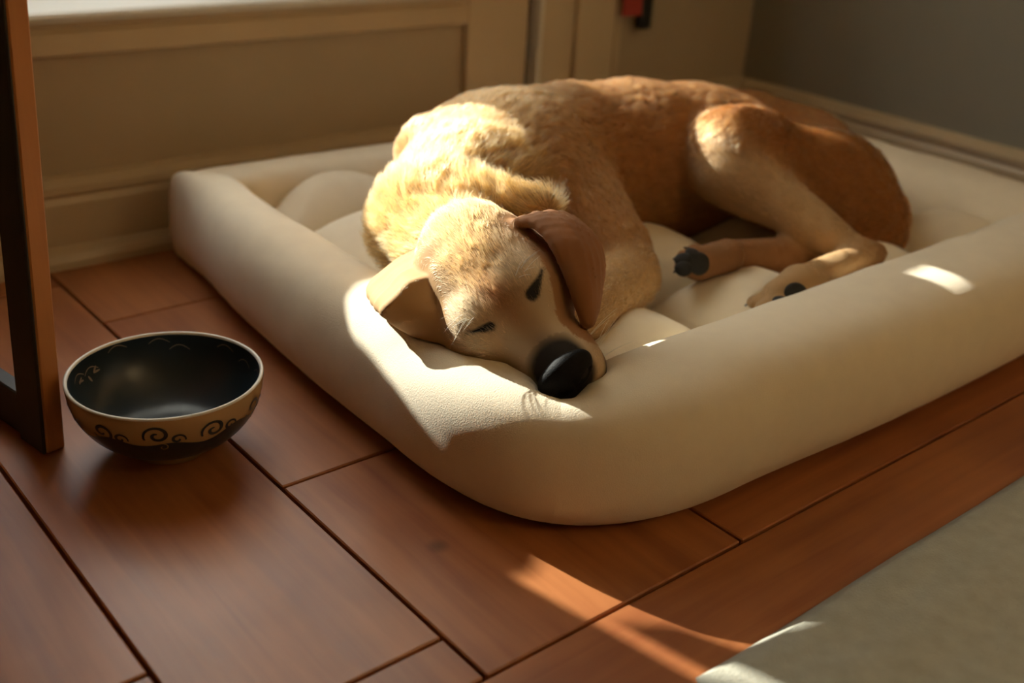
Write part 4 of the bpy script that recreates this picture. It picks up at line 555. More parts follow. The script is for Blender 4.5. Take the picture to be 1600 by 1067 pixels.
 {'t': 'tri', 'a': [[0.6327, 0.6211, 0.1653], [0.6316, 0.6198, 0.1625], [0.6304, 0.6198, 0.1627], 0.004], 'k': 0.003, 'flow': [-0.102, -0.718, -0.688], 'col': 2, 'hl': 3},
 {'t': 'tri', 'a': [[0.6327, 0.6211, 0.1653], [0.6351, 0.6217, 0.1646], [0.6316, 0.6198, 0.1625], 0.004], 'k': 0.003, 'flow': [-0.102, -0.718, -0.688], 'col': 2, 'hl': 3},
 {'t': 'tri', 'a': [[0.6351, 0.6217, 0.1646], [0.6329, 0.6202, 0.1621], [0.6316, 0.6198, 0.1625], 0.004], 'k': 0.003, 'flow': [-0.102, -0.718, -0.688], 'col': 2, 'hl': 3},
 {'t': 'tri', 'a': [[0.6351, 0.6217, 0.1646], [0.6375, 0.6231, 0.1633], [0.6329, 0.6202, 0.1621], 0.004], 'k': 0.003, 'flow': [-0.102, -0.718, -0.688], 'col': 2, 'hl': 3},
 {'t': 'tri', 'a': [[0.6375, 0.6231, 0.1633], [0.6344, 0.6211, 0.1614], [0.6329, 0.6202, 0.1621], 0.004], 'k': 0.003, 'flow': [-0.102, -0.718, -0.688], 'col': 2, 'hl': 3},
 {'t': 'tri', 'a': [[0.6375, 0.6231, 0.1633], [0.6393, 0.6245, 0.1621], [0.6344, 0.6211, 0.1614], 0.004], 'k': 0.003, 'flow': [-0.102, -0.718, -0.688], 'col': 2, 'hl': 3},
 {'t': 'tri', 'a': [[0.6393, 0.6245, 0.1621], [0.6357, 0.622, 0.1609], [0.6344, 0.6211, 0.1614], 0.004], 'k': 0.003, 'flow': [-0.102, -0.718, -0.688], 'col': 2, 'hl': 3},
 {'t': 'tri', 'a': [[0.6284, 0.6202, 0.163], [0.6293, 0.62, 0.1629], [0.6288, 0.619, 0.161], 0.004], 'k': 0.003, 'flow': [-0.102, -0.718, -0.688], 'col': 2, 'hl': 3},
 {'t': 'tri', 'a': [[0.6293, 0.62, 0.1629], [0.6295, 0.619, 0.1609], [0.6288, 0.619, 0.161], 0.004], 'k': 0.003, 'flow': [-0.102, -0.718, -0.688], 'col': 2, 'hl': 3},
 {'t': 'tri', 'a': [[0.6293, 0.62, 0.1629], [0.6304, 0.6198, 0.1627], [0.6295, 0.619, 0.1609], 0.004], 'k': 0.003, 'flow': [-0.102, -0.718, -0.688], 'col': 2, 'hl': 3},
 {'t': 'tri', 'a': [[0.6304, 0.6198, 0.1627], [0.6303, 0.6189, 0.1607], [0.6295, 0.619, 0.1609], 0.004], 'k': 0.003, 'flow': [-0.102, -0.718, -0.688], 'col': 2, 'hl': 3},
 {'t': 'tri', 'a': [[0.6304, 0.6198, 0.1627], [0.6316, 0.6198, 0.1625], [0.6303, 0.6189, 0.1607], 0.004], 'k': 0.003, 'flow': [-0.102, -0.718, -0.688], 'col': 2, 'hl': 3},
 {'t': 'tri', 'a': [[0.6316, 0.6198, 0.1625], [0.6308, 0.619, 0.1605], [0.6303, 0.6189, 0.1607], 0.004], 'k': 0.003, 'flow': [-0.102, -0.718, -0.688], 'col': 2, 'hl': 3},
 {'t': 'tri', 'a': [[0.6316, 0.6198, 0.1625], [0.6329, 0.6202, 0.1621], [0.6308, 0.619, 0.1605], 0.004], 'k': 0.003, 'flow': [-0.102, -0.718, -0.688], 'col': 2, 'hl': 3},
 {'t': 'tri', 'a': [[0.6329, 0.6202, 0.1621], [0.6314, 0.6192, 0.1603], [0.6308, 0.619, 0.1605], 0.004], 'k': 0.003, 'flow': [-0.102, -0.718, -0.688], 'col': 2, 'hl': 3},
 {'t': 'tri', 'a': [[0.6329, 0.6202, 0.1621], [0.6344, 0.6211, 0.1614], [0.6314, 0.6192, 0.1603], 0.004], 'k': 0.003, 'flow': [-0.102, -0.718, -0.688], 'col': 2, 'hl': 3},
 {'t': 'tri', 'a': [[0.6344, 0.6211, 0.1614], [0.6324, 0.6198, 0.1601], [0.6314, 0.6192, 0.1603], 0.004], 'k': 0.003, 'flow': [-0.102, -0.718, -0.688], 'col': 2, 'hl': 3},
 {'t': 'tri', 'a': [[0.6344, 0.6211, 0.1614], [0.6357, 0.622, 0.1609], [0.6324, 0.6198, 0.1601], 0.004], 'k': 0.003, 'flow': [-0.102, -0.718, -0.688], 'col': 2, 'hl': 3},
 {'t': 'tri', 'a': [[0.6357, 0.622, 0.1609], [0.6332, 0.6203, 0.16], [0.6324, 0.6198, 0.1601], 0.004], 'k': 0.003, 'flow': [-0.102, -0.718, -0.688], 'col': 2, 'hl': 3},
 {'t': 'tri', 'a': [[0.5791, 0.7962, 0.176], [0.5729, 0.7906, 0.1736], [0.5766, 0.8009, 0.1734], 0.004], 'k': 0.003, 'flow': [-0.773, -0.579, -0.261], 'col': 7, 'hl': 3},
 {'t': 'tri', 'a': [[0.5729, 0.7906, 0.1736], [0.5704, 0.7953, 0.1708], [0.5766, 0.8009, 0.1734], 0.004], 'k': 0.003, 'flow': [-0.773, -0.579, -0.261], 'col': 7, 'hl': 3},
 {'t': 'tri', 'a': [[0.5729, 0.7906, 0.1736], [0.5641, 0.78, 0.1716], [0.5704, 0.7953, 0.1708], 0.004], 'k': 0.003, 'flow': [-0.773, -0.579, -0.261], 'col': 7, 'hl': 3},
 {'t': 'tri', 'a': [[0.5641, 0.78, 0.1716], [0.5614, 0.7843, 0.1688], [0.5704, 0.7953, 0.1708], 0.004], 'k': 0.003, 'flow': [-0.773, -0.579, -0.261], 'col': 7, 'hl': 3},
 {'t': 'tri', 'a': [[0.5641, 0.78, 0.1716], [0.553, 0.7618, 0.175], [0.5614, 0.7843, 0.1688], 0.004], 'k': 0.003, 'flow': [-0.773, -0.579, -0.261], 'col': 7, 'hl': 3},
 {'t': 'tri', 'a': [[0.553, 0.7618, 0.175], [0.5497, 0.7643, 0.1733], [0.5614, 0.7843, 0.1688], 0.004], 'k': 0.003, 'flow': [-0.773, -0.579, -0.261], 'col': 7, 'hl': 3},
 {'t': 'tri', 'a': [[0.553, 0.7618, 0.175], [0.5437, 0.7405, 0.1742], [0.5497, 0.7643, 0.1733], 0.004], 'k': 0.003, 'flow': [-0.773, -0.579, -0.261], 'col': 7, 'hl': 3},
 {'t': 'tri', 'a': [[0.5437, 0.7405, 0.1742], [0.54, 0.7414, 0.1738], [0.5497, 0.7643, 0.1733], 0.004], 'k': 0.003, 'flow': [-0.773, -0.579, -0.261], 'col': 7, 'hl': 3},
 {'t': 'tri', 'a': [[0.5437, 0.7405, 0.1742], [0.542, 0.7177, 0.1557], [0.54, 0.7414, 0.1738], 0.004], 'k': 0.003, 'flow': [-0.773, -0.579, -0.261], 'col': 7, 'hl': 3},
 {'t': 'tri', 'a': [[0.542, 0.7177, 0.1557], [0.5396, 0.7189, 0.1551], [0.54, 0.7414, 0.1738], 0.004], 'k': 0.003, 'flow': [-0.773, -0.579, -0.261], 'col': 7, 'hl': 3},
 {'t': 'tri', 'a': [[0.542, 0.7177, 0.1557], [0.5428, 0.6998, 0.1369], [0.5396, 0.7189, 0.1551], 0.004], 'k': 0.003, 'flow': [-0.773, -0.579, -0.261], 'col': 7, 'hl': 3},
 {'t': 'tri', 'a': [[0.5428, 0.6998, 0.1369], [0.5418, 0.7017, 0.1359], [0.5396, 0.7189, 0.1551], 0.004], 'k': 0.003, 'flow': [-0.773, -0.579, -0.261], 'col': 7, 'hl': 3},
 {'t': 'tri', 'a': [[0.5766, 0.8009, 0.1734], [0.5704, 0.7953, 0.1708], [0.573, 0.8074, 0.1698], 0.004], 'k': 0.003, 'flow': [-0.773, -0.579, -0.261], 'col': 7, 'hl': 3},
 {'t': 'tri', 'a': [[0.5704, 0.7953, 0.1708], [0.5667, 0.8018, 0.1667], [0.573, 0.8074, 0.1698], 0.004], 'k': 0.003, 'flow': [-0.773, -0.579, -0.261], 'col': 7, 'hl': 3},
 {'t': 'tri', 'a': [[0.5704, 0.7953, 0.1708], [0.5614, 0.7843, 0.1688], [0.5667, 0.8018, 0.1667], 0.004], 'k': 0.003, 'flow': [-0.773, -0.579, -0.261], 'col': 7, 'hl': 3},
 {'t': 'tri', 'a': [[0.5614, 0.7843, 0.1688], [0.5576, 0.7901, 0.1646], [0.5667, 0.8018, 0.1667], 0.004], 'k': 0.003, 'flow': [-0.773, -0.579, -0.261], 'col': 7, 'hl': 3},
 {'t': 'tri', 'a': [[0.5614, 0.7843, 0.1688], [0.5497, 0.7643, 0.1733], [0.5576, 0.7901, 0.1646], 0.004], 'k': 0.003, 'flow': [-0.773, -0.579, -0.261], 'col': 7, 'hl': 3},
 {'t': 'tri', 'a': [[0.5497, 0.7643, 0.1733], [0.5449, 0.7677, 0.1709], [0.5576, 0.7901, 0.1646], 0.004], 'k': 0.003, 'flow': [-0.773, -0.579, -0.261], 'col': 7, 'hl': 3},
 {'t': 'tri', 'a': [[0.5497, 0.7643, 0.1733], [0.54, 0.7414, 0.1738], [0.5449, 0.7677, 0.1709], 0.004], 'k': 0.003, 'flow': [-0.773, -0.579, -0.261], 'col': 7, 'hl': 3},
 {'t': 'tri', 'a': [[0.54, 0.7414, 0.1738], [0.5349, 0.7427, 0.1731], [0.5449, 0.7677, 0.1709], 0.004], 'k': 0.003, 'flow': [-0.773, -0.579, -0.261], 'col': 7, 'hl': 3},
 {'t': 'tri', 'a': [[0.54, 0.7414, 0.1738], [0.5396, 0.7189, 0.1551], [0.5349, 0.7427, 0.1731], 0.004], 'k': 0.003, 'flow': [-0.773, -0.579, -0.261], 'col': 7, 'hl': 3},
 {'t': 'tri', 'a': [[0.5396, 0.7189, 0.1551], [0.5362, 0.7207, 0.1543], [0.5349, 0.7427, 0.1731], 0.004], 'k': 0.003, 'flow': [-0.773, -0.579, -0.261], 'col': 7, 'hl': 3},
 {'t': 'tri', 'a': [[0.5396, 0.7189, 0.1551], [0.5418, 0.7017, 0.1359], [0.5362, 0.7207, 0.1543], 0.004], 'k': 0.003, 'flow': [-0.773, -0.579, -0.261], 'col': 7, 'hl': 3},
 {'t': 'tri', 'a': [[0.5418, 0.7017, 0.1359], [0.5403, 0.7046, 0.1345], [0.5362, 0.7207, 0.1543], 0.004], 'k': 0.003, 'flow': [-0.773, -0.579, -0.261], 'col': 7, 'hl': 3},
 {'t': 'tri', 'a': [[0.573, 0.8074, 0.1698], [0.5667, 0.8018, 0.1667], [0.5691, 0.8132, 0.1657], 0.004], 'k': 0.003, 'flow': [-0.773, -0.579, -0.261], 'col': 7, 'hl': 3},
 {'t': 'tri', 'a': [[0.5667, 0.8018, 0.1667], [0.5626, 0.8069, 0.1624], [0.5691, 0.8132, 0.1657], 0.004], 'k': 0.003, 'flow': [-0.773, -0.579, -0.261], 'col': 7, 'hl': 3},
 {'t': 'tri', 'a': [[0.5667, 0.8018, 0.1667], [0.5576, 0.7901, 0.1646], [0.5626, 0.8069, 0.1624], 0.004], 'k': 0.003, 'flow': [-0.773, -0.579, -0.261], 'col': 7, 'hl': 3},
 {'t': 'tri', 'a': [[0.5576, 0.7901, 0.1646], [0.5532, 0.7943, 0.1606], [0.5626, 0.8069, 0.1624], 0.004], 'k': 0.003, 'flow': [-0.773, -0.579, -0.261], 'col': 7, 'hl': 3},
 {'t': 'tri', 'a': [[0.5576, 0.7901, 0.1646], [0.5449, 0.7677, 0.1709], [0.5532, 0.7943, 0.1606], 0.004], 'k': 0.003, 'flow': [-0.773, -0.579, -0.261], 'col': 7, 'hl': 3},
 {'t': 'tri', 'a': [[0.5449, 0.7677, 0.1709], [0.5401, 0.77, 0.1683], [0.5532, 0.7943, 0.1606], 0.004], 'k': 0.003, 'flow': [-0.773, -0.579, -0.261], 'col': 7, 'hl': 3},
 {'t': 'tri', 'a': [[0.5449, 0.7677, 0.1709], [0.5349, 0.7427, 0.1731], [0.5401, 0.77, 0.1683], 0.004], 'k': 0.003, 'flow': [-0.773, -0.579, -0.261], 'col': 7, 'hl': 3},
 {'t': 'tri', 'a': [[0.5349, 0.7427, 0.1731], [0.5299, 0.7437, 0.1718], [0.5401, 0.77, 0.1683], 0.004], 'k': 0.003, 'flow': [-0.773, -0.579, -0.261], 'col': 7, 'hl': 3},
 {'t': 'tri', 'a': [[0.5349, 0.7427, 0.1731], [0.5362, 0.7207, 0.1543], [0.5299, 0.7437, 0.1718], 0.004], 'k': 0.003, 'flow': [-0.773, -0.579, -0.261], 'col': 7, 'hl': 3},
 {'t': 'tri', 'a': [[0.5362, 0.7207, 0.1543], [0.5329, 0.7229, 0.1532], [0.5299, 0.7437, 0.1718], 0.004], 'k': 0.003, 'flow': [-0.773, -0.579, -0.261], 'col': 7, 'hl': 3},
 {'t': 'tri', 'a': [[0.5362, 0.7207, 0.1543], [0.5403, 0.7046, 0.1345], [0.5329, 0.7229, 0.1532], 0.004], 'k': 0.003, 'flow': [-0.773, -0.579, -0.261], 'col': 7, 'hl': 3},
 {'t': 'tri', 'a': [[0.5403, 0.7046, 0.1345], [0.5387, 0.7084, 0.1332], [0.5329, 0.7229, 0.1532], 0.004], 'k': 0.003, 'flow': [-0.773, -0.579, -0.261], 'col': 7, 'hl': 3},
 {'t': 'tri', 'a': [[0.5691, 0.8132, 0.1657], [0.5626, 0.8069, 0.1624], [0.565, 0.8171, 0.1612], 0.004], 'k': 0.003, 'flow': [-0.773, -0.579, -0.261], 'col': 7, 'hl': 3},
 {'t': 'tri', 'a': [[0.5626, 0.8069, 0.1624], [0.5581, 0.8093, 0.1582], [0.565, 0.8171, 0.1612], 0.004], 'k': 0.003, 'flow': [-0.773, -0.579, -0.261], 'col': 7, 'hl': 3},
 {'t': 'tri', 'a': [[0.5626, 0.8069, 0.1624], [0.5532, 0.7943, 0.1606], [0.5581, 0.8093, 0.1582], 0.004], 'k': 0.003, 'flow': [-0.773, -0.579, -0.261], 'col': 7, 'hl': 3},
 {'t': 'tri', 'a': [[0.5532, 0.7943, 0.1606], [0.5484, 0.7951, 0.1568], [0.5581, 0.8093, 0.1582], 0.004], 'k': 0.003, 'flow': [-0.773, -0.579, -0.261], 'col': 7, 'hl': 3},
 {'t': 'tri', 'a': [[0.5532, 0.7943, 0.1606], [0.5401, 0.77, 0.1683], [0.5484, 0.7951, 0.1568], 0.004], 'k': 0.003, 'flow': [-0.773, -0.579, -0.261], 'col': 7, 'hl': 3},
 {'t': 'tri', 'a': [[0.5401, 0.77, 0.1683], [0.5354, 0.77, 0.1652], [0.5484, 0.7951, 0.1568], 0.004], 'k': 0.003, 'flow': [-0.773, -0.579, -0.261], 'col': 7, 'hl': 3},
 {'t': 'tri', 'a': [[0.5401, 0.77, 0.1683], [0.5299, 0.7437, 0.1718], [0.5354, 0.77, 0.1652], 0.004], 'k': 0.003, 'flow': [-0.773, -0.579, -0.261], 'col': 7, 'hl': 3},
 {'t': 'tri', 'a': [[0.5299, 0.7437, 0.1718], [0.5259, 0.7439, 0.1695], [0.5354, 0.77, 0.1652], 0.004], 'k': 0.003, 'flow': [-0.773, -0.579, -0.261], 'col': 7, 'hl': 3},
 {'t': 'tri', 'a': [[0.5299, 0.7437, 0.1718], [0.5329, 0.7229, 0.1532], [0.5259, 0.7439, 0.1695], 0.004], 'k': 0.003, 'flow': [-0.773, -0.579, -0.261], 'col': 7, 'hl': 3},
 {'t': 'tri', 'a': [[0.5329, 0.7229, 0.1532], [0.53, 0.7255, 0.1516], [0.5259, 0.7439, 0.1695], 0.004], 'k': 0.003, 'flow': [-0.773, -0.579, -0.261], 'col': 7, 'hl': 3},
 {'t': 'tri', 'a': [[0.5329, 0.7229, 0.1532], [0.5387, 0.7084, 0.1332], [0.53, 0.7255, 0.1516], 0.004], 'k': 0.003, 'flow': [-0.773, -0.579, -0.261], 'col': 7, 'hl': 3},
 {'t': 'tri', 'a': [[0.5387, 0.7084, 0.1332], [0.5369, 0.7135, 0.1323], [0.53, 0.7255, 0.1516], 0.004], 'k': 0.003, 'flow': [-0.773, -0.579, -0.261], 'col': 7, 'hl': 3},
 {'t': 'tri', 'a': [[0.565, 0.8171, 0.1612], [0.5581, 0.8093, 0.1582], [0.5607, 0.8203, 0.1563], 0.004], 'k': 0.003, 'flow': [-0.773, -0.579, -0.261], 'col': 7, 'hl': 3},
 {'t': 'tri', 'a': [[0.5581, 0.8093, 0.1582], [0.5532, 0.8104, 0.1539], [0.5607, 0.8203, 0.1563], 0.004], 'k': 0.003, 'flow': [-0.773, -0.579, -0.261], 'col': 7, 'hl': 3},
 {'t': 'tri', 'a': [[0.5581, 0.8093, 0.1582], [0.5484, 0.7951, 0.1568], [0.5532, 0.8104, 0.1539], 0.004], 'k': 0.003, 'flow': [-0.773, -0.579, -0.261], 'col': 7, 'hl': 3},
 {'t': 'tri', 'a': [[0.5484, 0.7951, 0.1568], [0.5431, 0.7942, 0.1531], [0.5532, 0.8104, 0.1539], 0.004], 'k': 0.003, 'flow': [-0.773, -0.579, -0.261], 'col': 7, 'hl': 3},
 {'t': 'tri', 'a': [[0.5484, 0.7951, 0.1568], [0.5354, 0.77, 0.1652], [0.5431, 0.7942, 0.1531], 0.004], 'k': 0.003, 'flow': [-0.773, -0.579, -0.261], 'col': 7, 'hl': 3},
 {'t': 'tri', 'a': [[0.5354, 0.77, 0.1652], [0.5307, 0.7689, 0.1618], [0.5431, 0.7942, 0.1531], 0.004], 'k': 0.003, 'flow': [-0.773, -0.579, -0.261], 'col': 7, 'hl': 3},
 {'t': 'tri', 'a': [[0.5354, 0.77, 0.1652], [0.5259, 0.7439, 0.1695], [0.5307, 0.7689, 0.1618], 0.004], 'k': 0.003, 'flow': [-0.773, -0.579, -0.261], 'col': 7, 'hl': 3},
 {'t': 'tri', 'a': [[0.5259, 0.7439, 0.1695], [0.5221, 0.7438, 0.1665], [0.5307, 0.7689, 0.1618], 0.004], 'k': 0.003, 'flow': [-0.773, -0.579, -0.261], 'col': 7, 'hl': 3},
 {'t': 'tri', 'a': [[0.5259, 0.7439, 0.1695], [0.53, 0.7255, 0.1516], [0.5221, 0.7438, 0.1665], 0.004], 'k': 0.003, 'flow': [-0.773, -0.579, -0.261], 'col': 7, 'hl': 3},
 {'t': 'tri', 'a': [[0.53, 0.7255, 0.1516], [0.5271, 0.7286, 0.1498], [0.5221, 0.7438, 0.1665], 0.004], 'k': 0.003, 'flow': [-0.773, -0.579, -0.261], 'col': 7, 'hl': 3},
 {'t': 'tri', 'a': [[0.53, 0.7255, 0.1516], [0.5369, 0.7135, 0.1323], [0.5271, 0.7286, 0.1498], 0.004], 'k': 0.003, 'flow': [-0.773, -0.579, -0.261], 'col': 7, 'hl': 3},
 {'t': 'tri', 'a': [[0.5369, 0.7135, 0.1323], [0.5348, 0.7196, 0.1315], [0.5271, 0.7286, 0.1498], 0.004], 'k': 0.003, 'flow': [-0.773, -0.579, -0.261], 'col': 7, 'hl': 3},
 {'t': 'tri', 'a': [[0.5607, 0.8203, 0.1563], [0.5532, 0.8104, 0.1539], [0.5566, 0.8227, 0.1518], 0.004], 'k': 0.003, 'flow': [-0.773, -0.579, -0.261], 'col': 7, 'hl': 3},
 {'t': 'tri', 'a': [[0.5532, 0.8104, 0.1539], [0.5487, 0.811, 0.15], [0.5566, 0.8227, 0.1518], 0.004], 'k': 0.003, 'flow': [-0.773, -0.579, -0.261], 'col': 7, 'hl': 3},
 {'t': 'tri', 'a': [[0.5532, 0.8104, 0.1539], [0.5431, 0.7942, 0.1531], [0.5487, 0.811, 0.15], 0.004], 'k': 0.003, 'flow': [-0.773, -0.579, -0.261], 'col': 7, 'hl': 3},
 {'t': 'tri', 'a': [[0.5431, 0.7942, 0.1531], [0.5383, 0.7933, 0.15], [0.5487, 0.811, 0.15], 0.004], 'k': 0.003, 'flow': [-0.773, -0.579, -0.261], 'col': 7, 'hl': 3},
 {'t': 'tri', 'a': [[0.5431, 0.7942, 0.1531], [0.5307, 0.7689, 0.1618], [0.5383, 0.7933, 0.15], 0.004], 'k': 0.003, 'flow': [-0.773, -0.579, -0.261], 'col': 7, 'hl': 3},
 {'t': 'tri', 'a': [[0.5307, 0.7689, 0.1618], [0.5264, 0.7679, 0.1587], [0.5383, 0.7933, 0.15], 0.004], 'k': 0.003, 'flow': [-0.773, -0.579, -0.261], 'col': 7, 'hl': 3},
 {'t': 'tri', 'a': [[0.5307, 0.7689, 0.1618], [0.5221, 0.7438, 0.1665], [0.5264, 0.7679, 0.1587], 0.004], 'k': 0.003, 'flow': [-0.773, -0.579, -0.261], 'col': 7, 'hl': 3},
 {'t': 'tri', 'a': [[0.5221, 0.7438, 0.1665], [0.5186, 0.744, 0.1637], [0.5264, 0.7679, 0.1587], 0.004], 'k': 0.003, 'flow': [-0.773, -0.579, -0.261], 'col': 7, 'hl': 3},
 {'t': 'tri', 'a': [[0.5221, 0.7438, 0.1665], [0.5271, 0.7286, 0.1498], [0.5186, 0.744, 0.1637], 0.004], 'k': 0.003, 'flow': [-0.773, -0.579, -0.261], 'col': 7, 'hl': 3},
 {'t': 'tri', 'a': [[0.5271, 0.7286, 0.1498], [0.5245, 0.7316, 0.1482], [0.5186, 0.744, 0.1637], 0.004], 'k': 0.003, 'flow': [-0.773, -0.579, -0.261], 'col': 7, 'hl': 3},
 {'t': 'tri', 'a': [[0.5271, 0.7286, 0.1498], [0.5348, 0.7196, 0.1315], [0.5245, 0.7316, 0.1482], 0.004], 'k': 0.003, 'flow': [-0.773, -0.579, -0.261], 'col': 7, 'hl': 3},
 {'t': 'tri', 'a': [[0.5348, 0.7196, 0.1315], [0.5328, 0.7254, 0.131], [0.5245, 0.7316, 0.1482], 0.004], 'k': 0.003, 'flow': [-0.773, -0.579, -0.261], 'col': 7, 'hl': 3},
 {'t': 'tri', 'a': [[0.5566, 0.8227, 0.1518], [0.5487, 0.811, 0.15], [0.5527, 0.8245, 0.148], 0.004], 'k': 0.003, 'flow': [-0.773, -0.579, -0.261], 'col': 7, 'hl': 3},
 {'t': 'tri', 'a': [[0.5487, 0.811, 0.15], [0.5445, 0.8116, 0.147], [0.5527, 0.8245, 0.148], 0.004], 'k': 0.003, 'flow': [-0.773, -0.579, -0.261], 'col': 7, 'hl': 3},
 {'t': 'tri', 'a': [[0.5487, 0.811, 0.15], [0.5383, 0.7933, 0.15], [0.5445, 0.8116, 0.147], 0.004], 'k': 0.003, 'flow': [-0.773, -0.579, -0.261], 'col': 7, 'hl': 3},
 {'t': 'tri', 'a': [[0.5383, 0.7933, 0.15], [0.5341, 0.7928, 0.1477], [0.5445, 0.8116, 0.147], 0.004], 'k': 0.003, 'flow': [-0.773, -0.579, -0.261], 'col': 7, 'hl': 3},
 {'t': 'tri', 'a': [[0.5383, 0.7933, 0.15], [0.5264, 0.7679, 0.1587], [0.5341, 0.7928, 0.1477], 0.004], 'k': 0.003, 'flow': [-0.773, -0.579, -0.261], 'col': 7, 'hl': 3},
 {'t': 'tri', 'a': [[0.5264, 0.7679, 0.1587], [0.5227, 0.7676, 0.1564], [0.5341, 0.7928, 0.1477], 0.004], 'k': 0.003, 'flow': [-0.773, -0.579, -0.261], 'col': 7, 'hl': 3},
 {'t': 'tri', 'a': [[0.5264, 0.7679, 0.1587], [0.5186, 0.744, 0.1637], [0.5227, 0.7676, 0.1564], 0.004], 'k': 0.003, 'flow': [-0.773, -0.579, -0.261], 'col': 7, 'hl': 3},
 {'t': 'tri', 'a': [[0.5186, 0.744, 0.1637], [0.5156, 0.7446, 0.1613], [0.5227, 0.7676, 0.1564], 0.004], 'k': 0.003, 'flow': [-0.773, -0.579, -0.261], 'col': 7, 'hl': 3},
 {'t': 'tri', 'a': [[0.5186, 0.744, 0.1637], [0.5245, 0.7316, 0.1482], [0.5156, 0.7446, 0.1613], 0.004], 'k': 0.003, 'flow': [-0.773, -0.579, -0.261], 'col': 7, 'hl': 3},
 {'t': 'tri', 'a': [[0.5245, 0.7316, 0.1482], [0.5222, 0.7345, 0.1469], [0.5156, 0.7446, 0.1613], 0.004], 'k': 0.003, 'flow': [-0.773, -0.579, -0.261], 'col': 7, 'hl': 3},
 {'t': 'tri', 'a': [[0.5245, 0.7316, 0.1482], [0.5328, 0.7254, 0.131], [0.5222, 0.7345, 0.1469], 0.004], 'k': 0.003, 'flow': [-0.773, -0.579, -0.261], 'col': 7, 'hl': 3},
 {'t': 'tri', 'a': [[0.5328, 0.7254, 0.131], [0.5311, 0.7305, 0.1309], [0.5222, 0.7345, 0.1469], 0.004], 'k': 0.003, 'flow': [-0.773, -0.579, -0.261], 'col': 7, 'hl': 3},
 {'t': 'tri', 'a': [[0.5527, 0.8245, 0.148], [0.5445, 0.8116, 0.147], [0.5489, 0.8256, 0.1446], 0.004], 'k': 0.003, 'flow': [-0.773, -0.579, -0.261], 'col': 7, 'hl': 3},
 {'t': 'tri', 'a': [[0.5445, 0.8116, 0.147], [0.5407, 0.8119, 0.1445], [0.5489, 0.8256, 0.1446], 0.004], 'k': 0.003, 'flow': [-0.773, -0.579, -0.261], 'col': 7, 'hl': 3},
 {'t': 'tri', 'a': [[0.5445, 0.8116, 0.147], [0.5341, 0.7928, 0.1477], [0.5407, 0.8119, 0.1445], 0.004], 'k': 0.003, 'flow': [-0.773, -0.579, -0.261], 'col': 7, 'hl': 3},
 {'t': 'tri', 'a': [[0.5341, 0.7928, 0.1477], [0.5304, 0.7922, 0.146], [0.5407, 0.8119, 0.1445], 0.004], 'k': 0.003, 'flow': [-0.773, -0.579, -0.261], 'col': 7, 'hl': 3},
 {'t': 'tri', 'a': [[0.5341, 0.7928, 0.1477], [0.5227, 0.7676, 0.1564], [0.5304, 0.7922, 0.146], 0.004], 'k': 0.003, 'flow': [-0.773, -0.579, -0.261], 'col': 7, 'hl': 3},
 {'t': 'tri', 'a': [[0.5227, 0.7676, 0.1564], [0.5195, 0.7673, 0.1543], [0.5304, 0.7922, 0.146], 0.004], 'k': 0.003, 'flow': [-0.773, -0.579, -0.261], 'col': 7, 'hl': 3},
 {'t': 'tri', 'a': [[0.5227, 0.7676, 0.1564], [0.5156, 0.7446, 0.1613], [0.5195, 0.7673, 0.1543], 0.004], 'k': 0.003, 'flow': [-0.773, -0.579, -0.261], 'col': 7, 'hl': 3},
 {'t': 'tri', 'a': [[0.5156, 0.7446, 0.1613], [0.513, 0.7453, 0.1589], [0.5195, 0.7673, 0.1543], 0.004], 'k': 0.003, 'flow': [-0.773, -0.579, -0.261], 'col': 7, 'hl': 3},
 {'t': 'tri', 'a': [[0.5156, 0.7446, 0.1613], [0.5222, 0.7345, 0.1469], [0.513, 0.7453, 0.1589], 0.004], 'k': 0.003, 'flow': [-0.773, -0.579, -0.261], 'col': 7, 'hl': 3},
 {'t': 'tri', 'a': [[0.5222, 0.7345, 0.1469], [0.5201, 0.7374, 0.1458], [0.513, 0.7453, 0.1589], 0.004], 'k': 0.003, 'flow': [-0.773, -0.579, -0.261], 'col': 7, 'hl': 3},
 {'t': 'tri', 'a': [[0.5222, 0.7345, 0.1469], [0.5311, 0.7305, 0.1309], [0.5201, 0.7374, 0.1458], 0.004], 'k': 0.003, 'flow': [-0.773, -0.579, -0.261], 'col': 7, 'hl': 3},
 {'t': 'tri', 'a': [[0.5311, 0.7305, 0.1309], [0.5293, 0.7353, 0.1311], [0.5201, 0.7374, 0.1458], 0.004], 'k': 0.003, 'flow': [-0.773, -0.579, -0.261], 'col': 7, 'hl': 3},
 {'t': 'tri', 'a': [[0.5489, 0.8256, 0.1446], [0.5407, 0.8119, 0.1445], [0.5456, 0.8259, 0.1418], 0.004], 'k': 0.003, 'flow': [-0.773, -0.579, -0.261], 'col': 7, 'hl': 3},
 {'t': 'tri', 'a': [[0.5407, 0.8119, 0.1445], [0.5376, 0.8117, 0.1424], [0.5456, 0.8259, 0.1418], 0.004], 'k': 0.003, 'flow': [-0.773, -0.579, -0.261], 'col': 7, 'hl': 3},
 {'t': 'tri', 'a': [[0.5407, 0.8119, 0.1445], [0.5304, 0.7922, 0.146], [0.5376, 0.8117, 0.1424], 0.004], 'k': 0.003, 'flow': [-0.773, -0.579, -0.261], 'col': 7, 'hl': 3},
 {'t': 'tri', 'a': [[0.5304, 0.7922, 0.146], [0.5275, 0.7919, 0.1445], [0.5376, 0.8117, 0.1424], 0.004], 'k': 0.003, 'flow': [-0.773, -0.579, -0.261], 'col': 7, 'hl': 3},
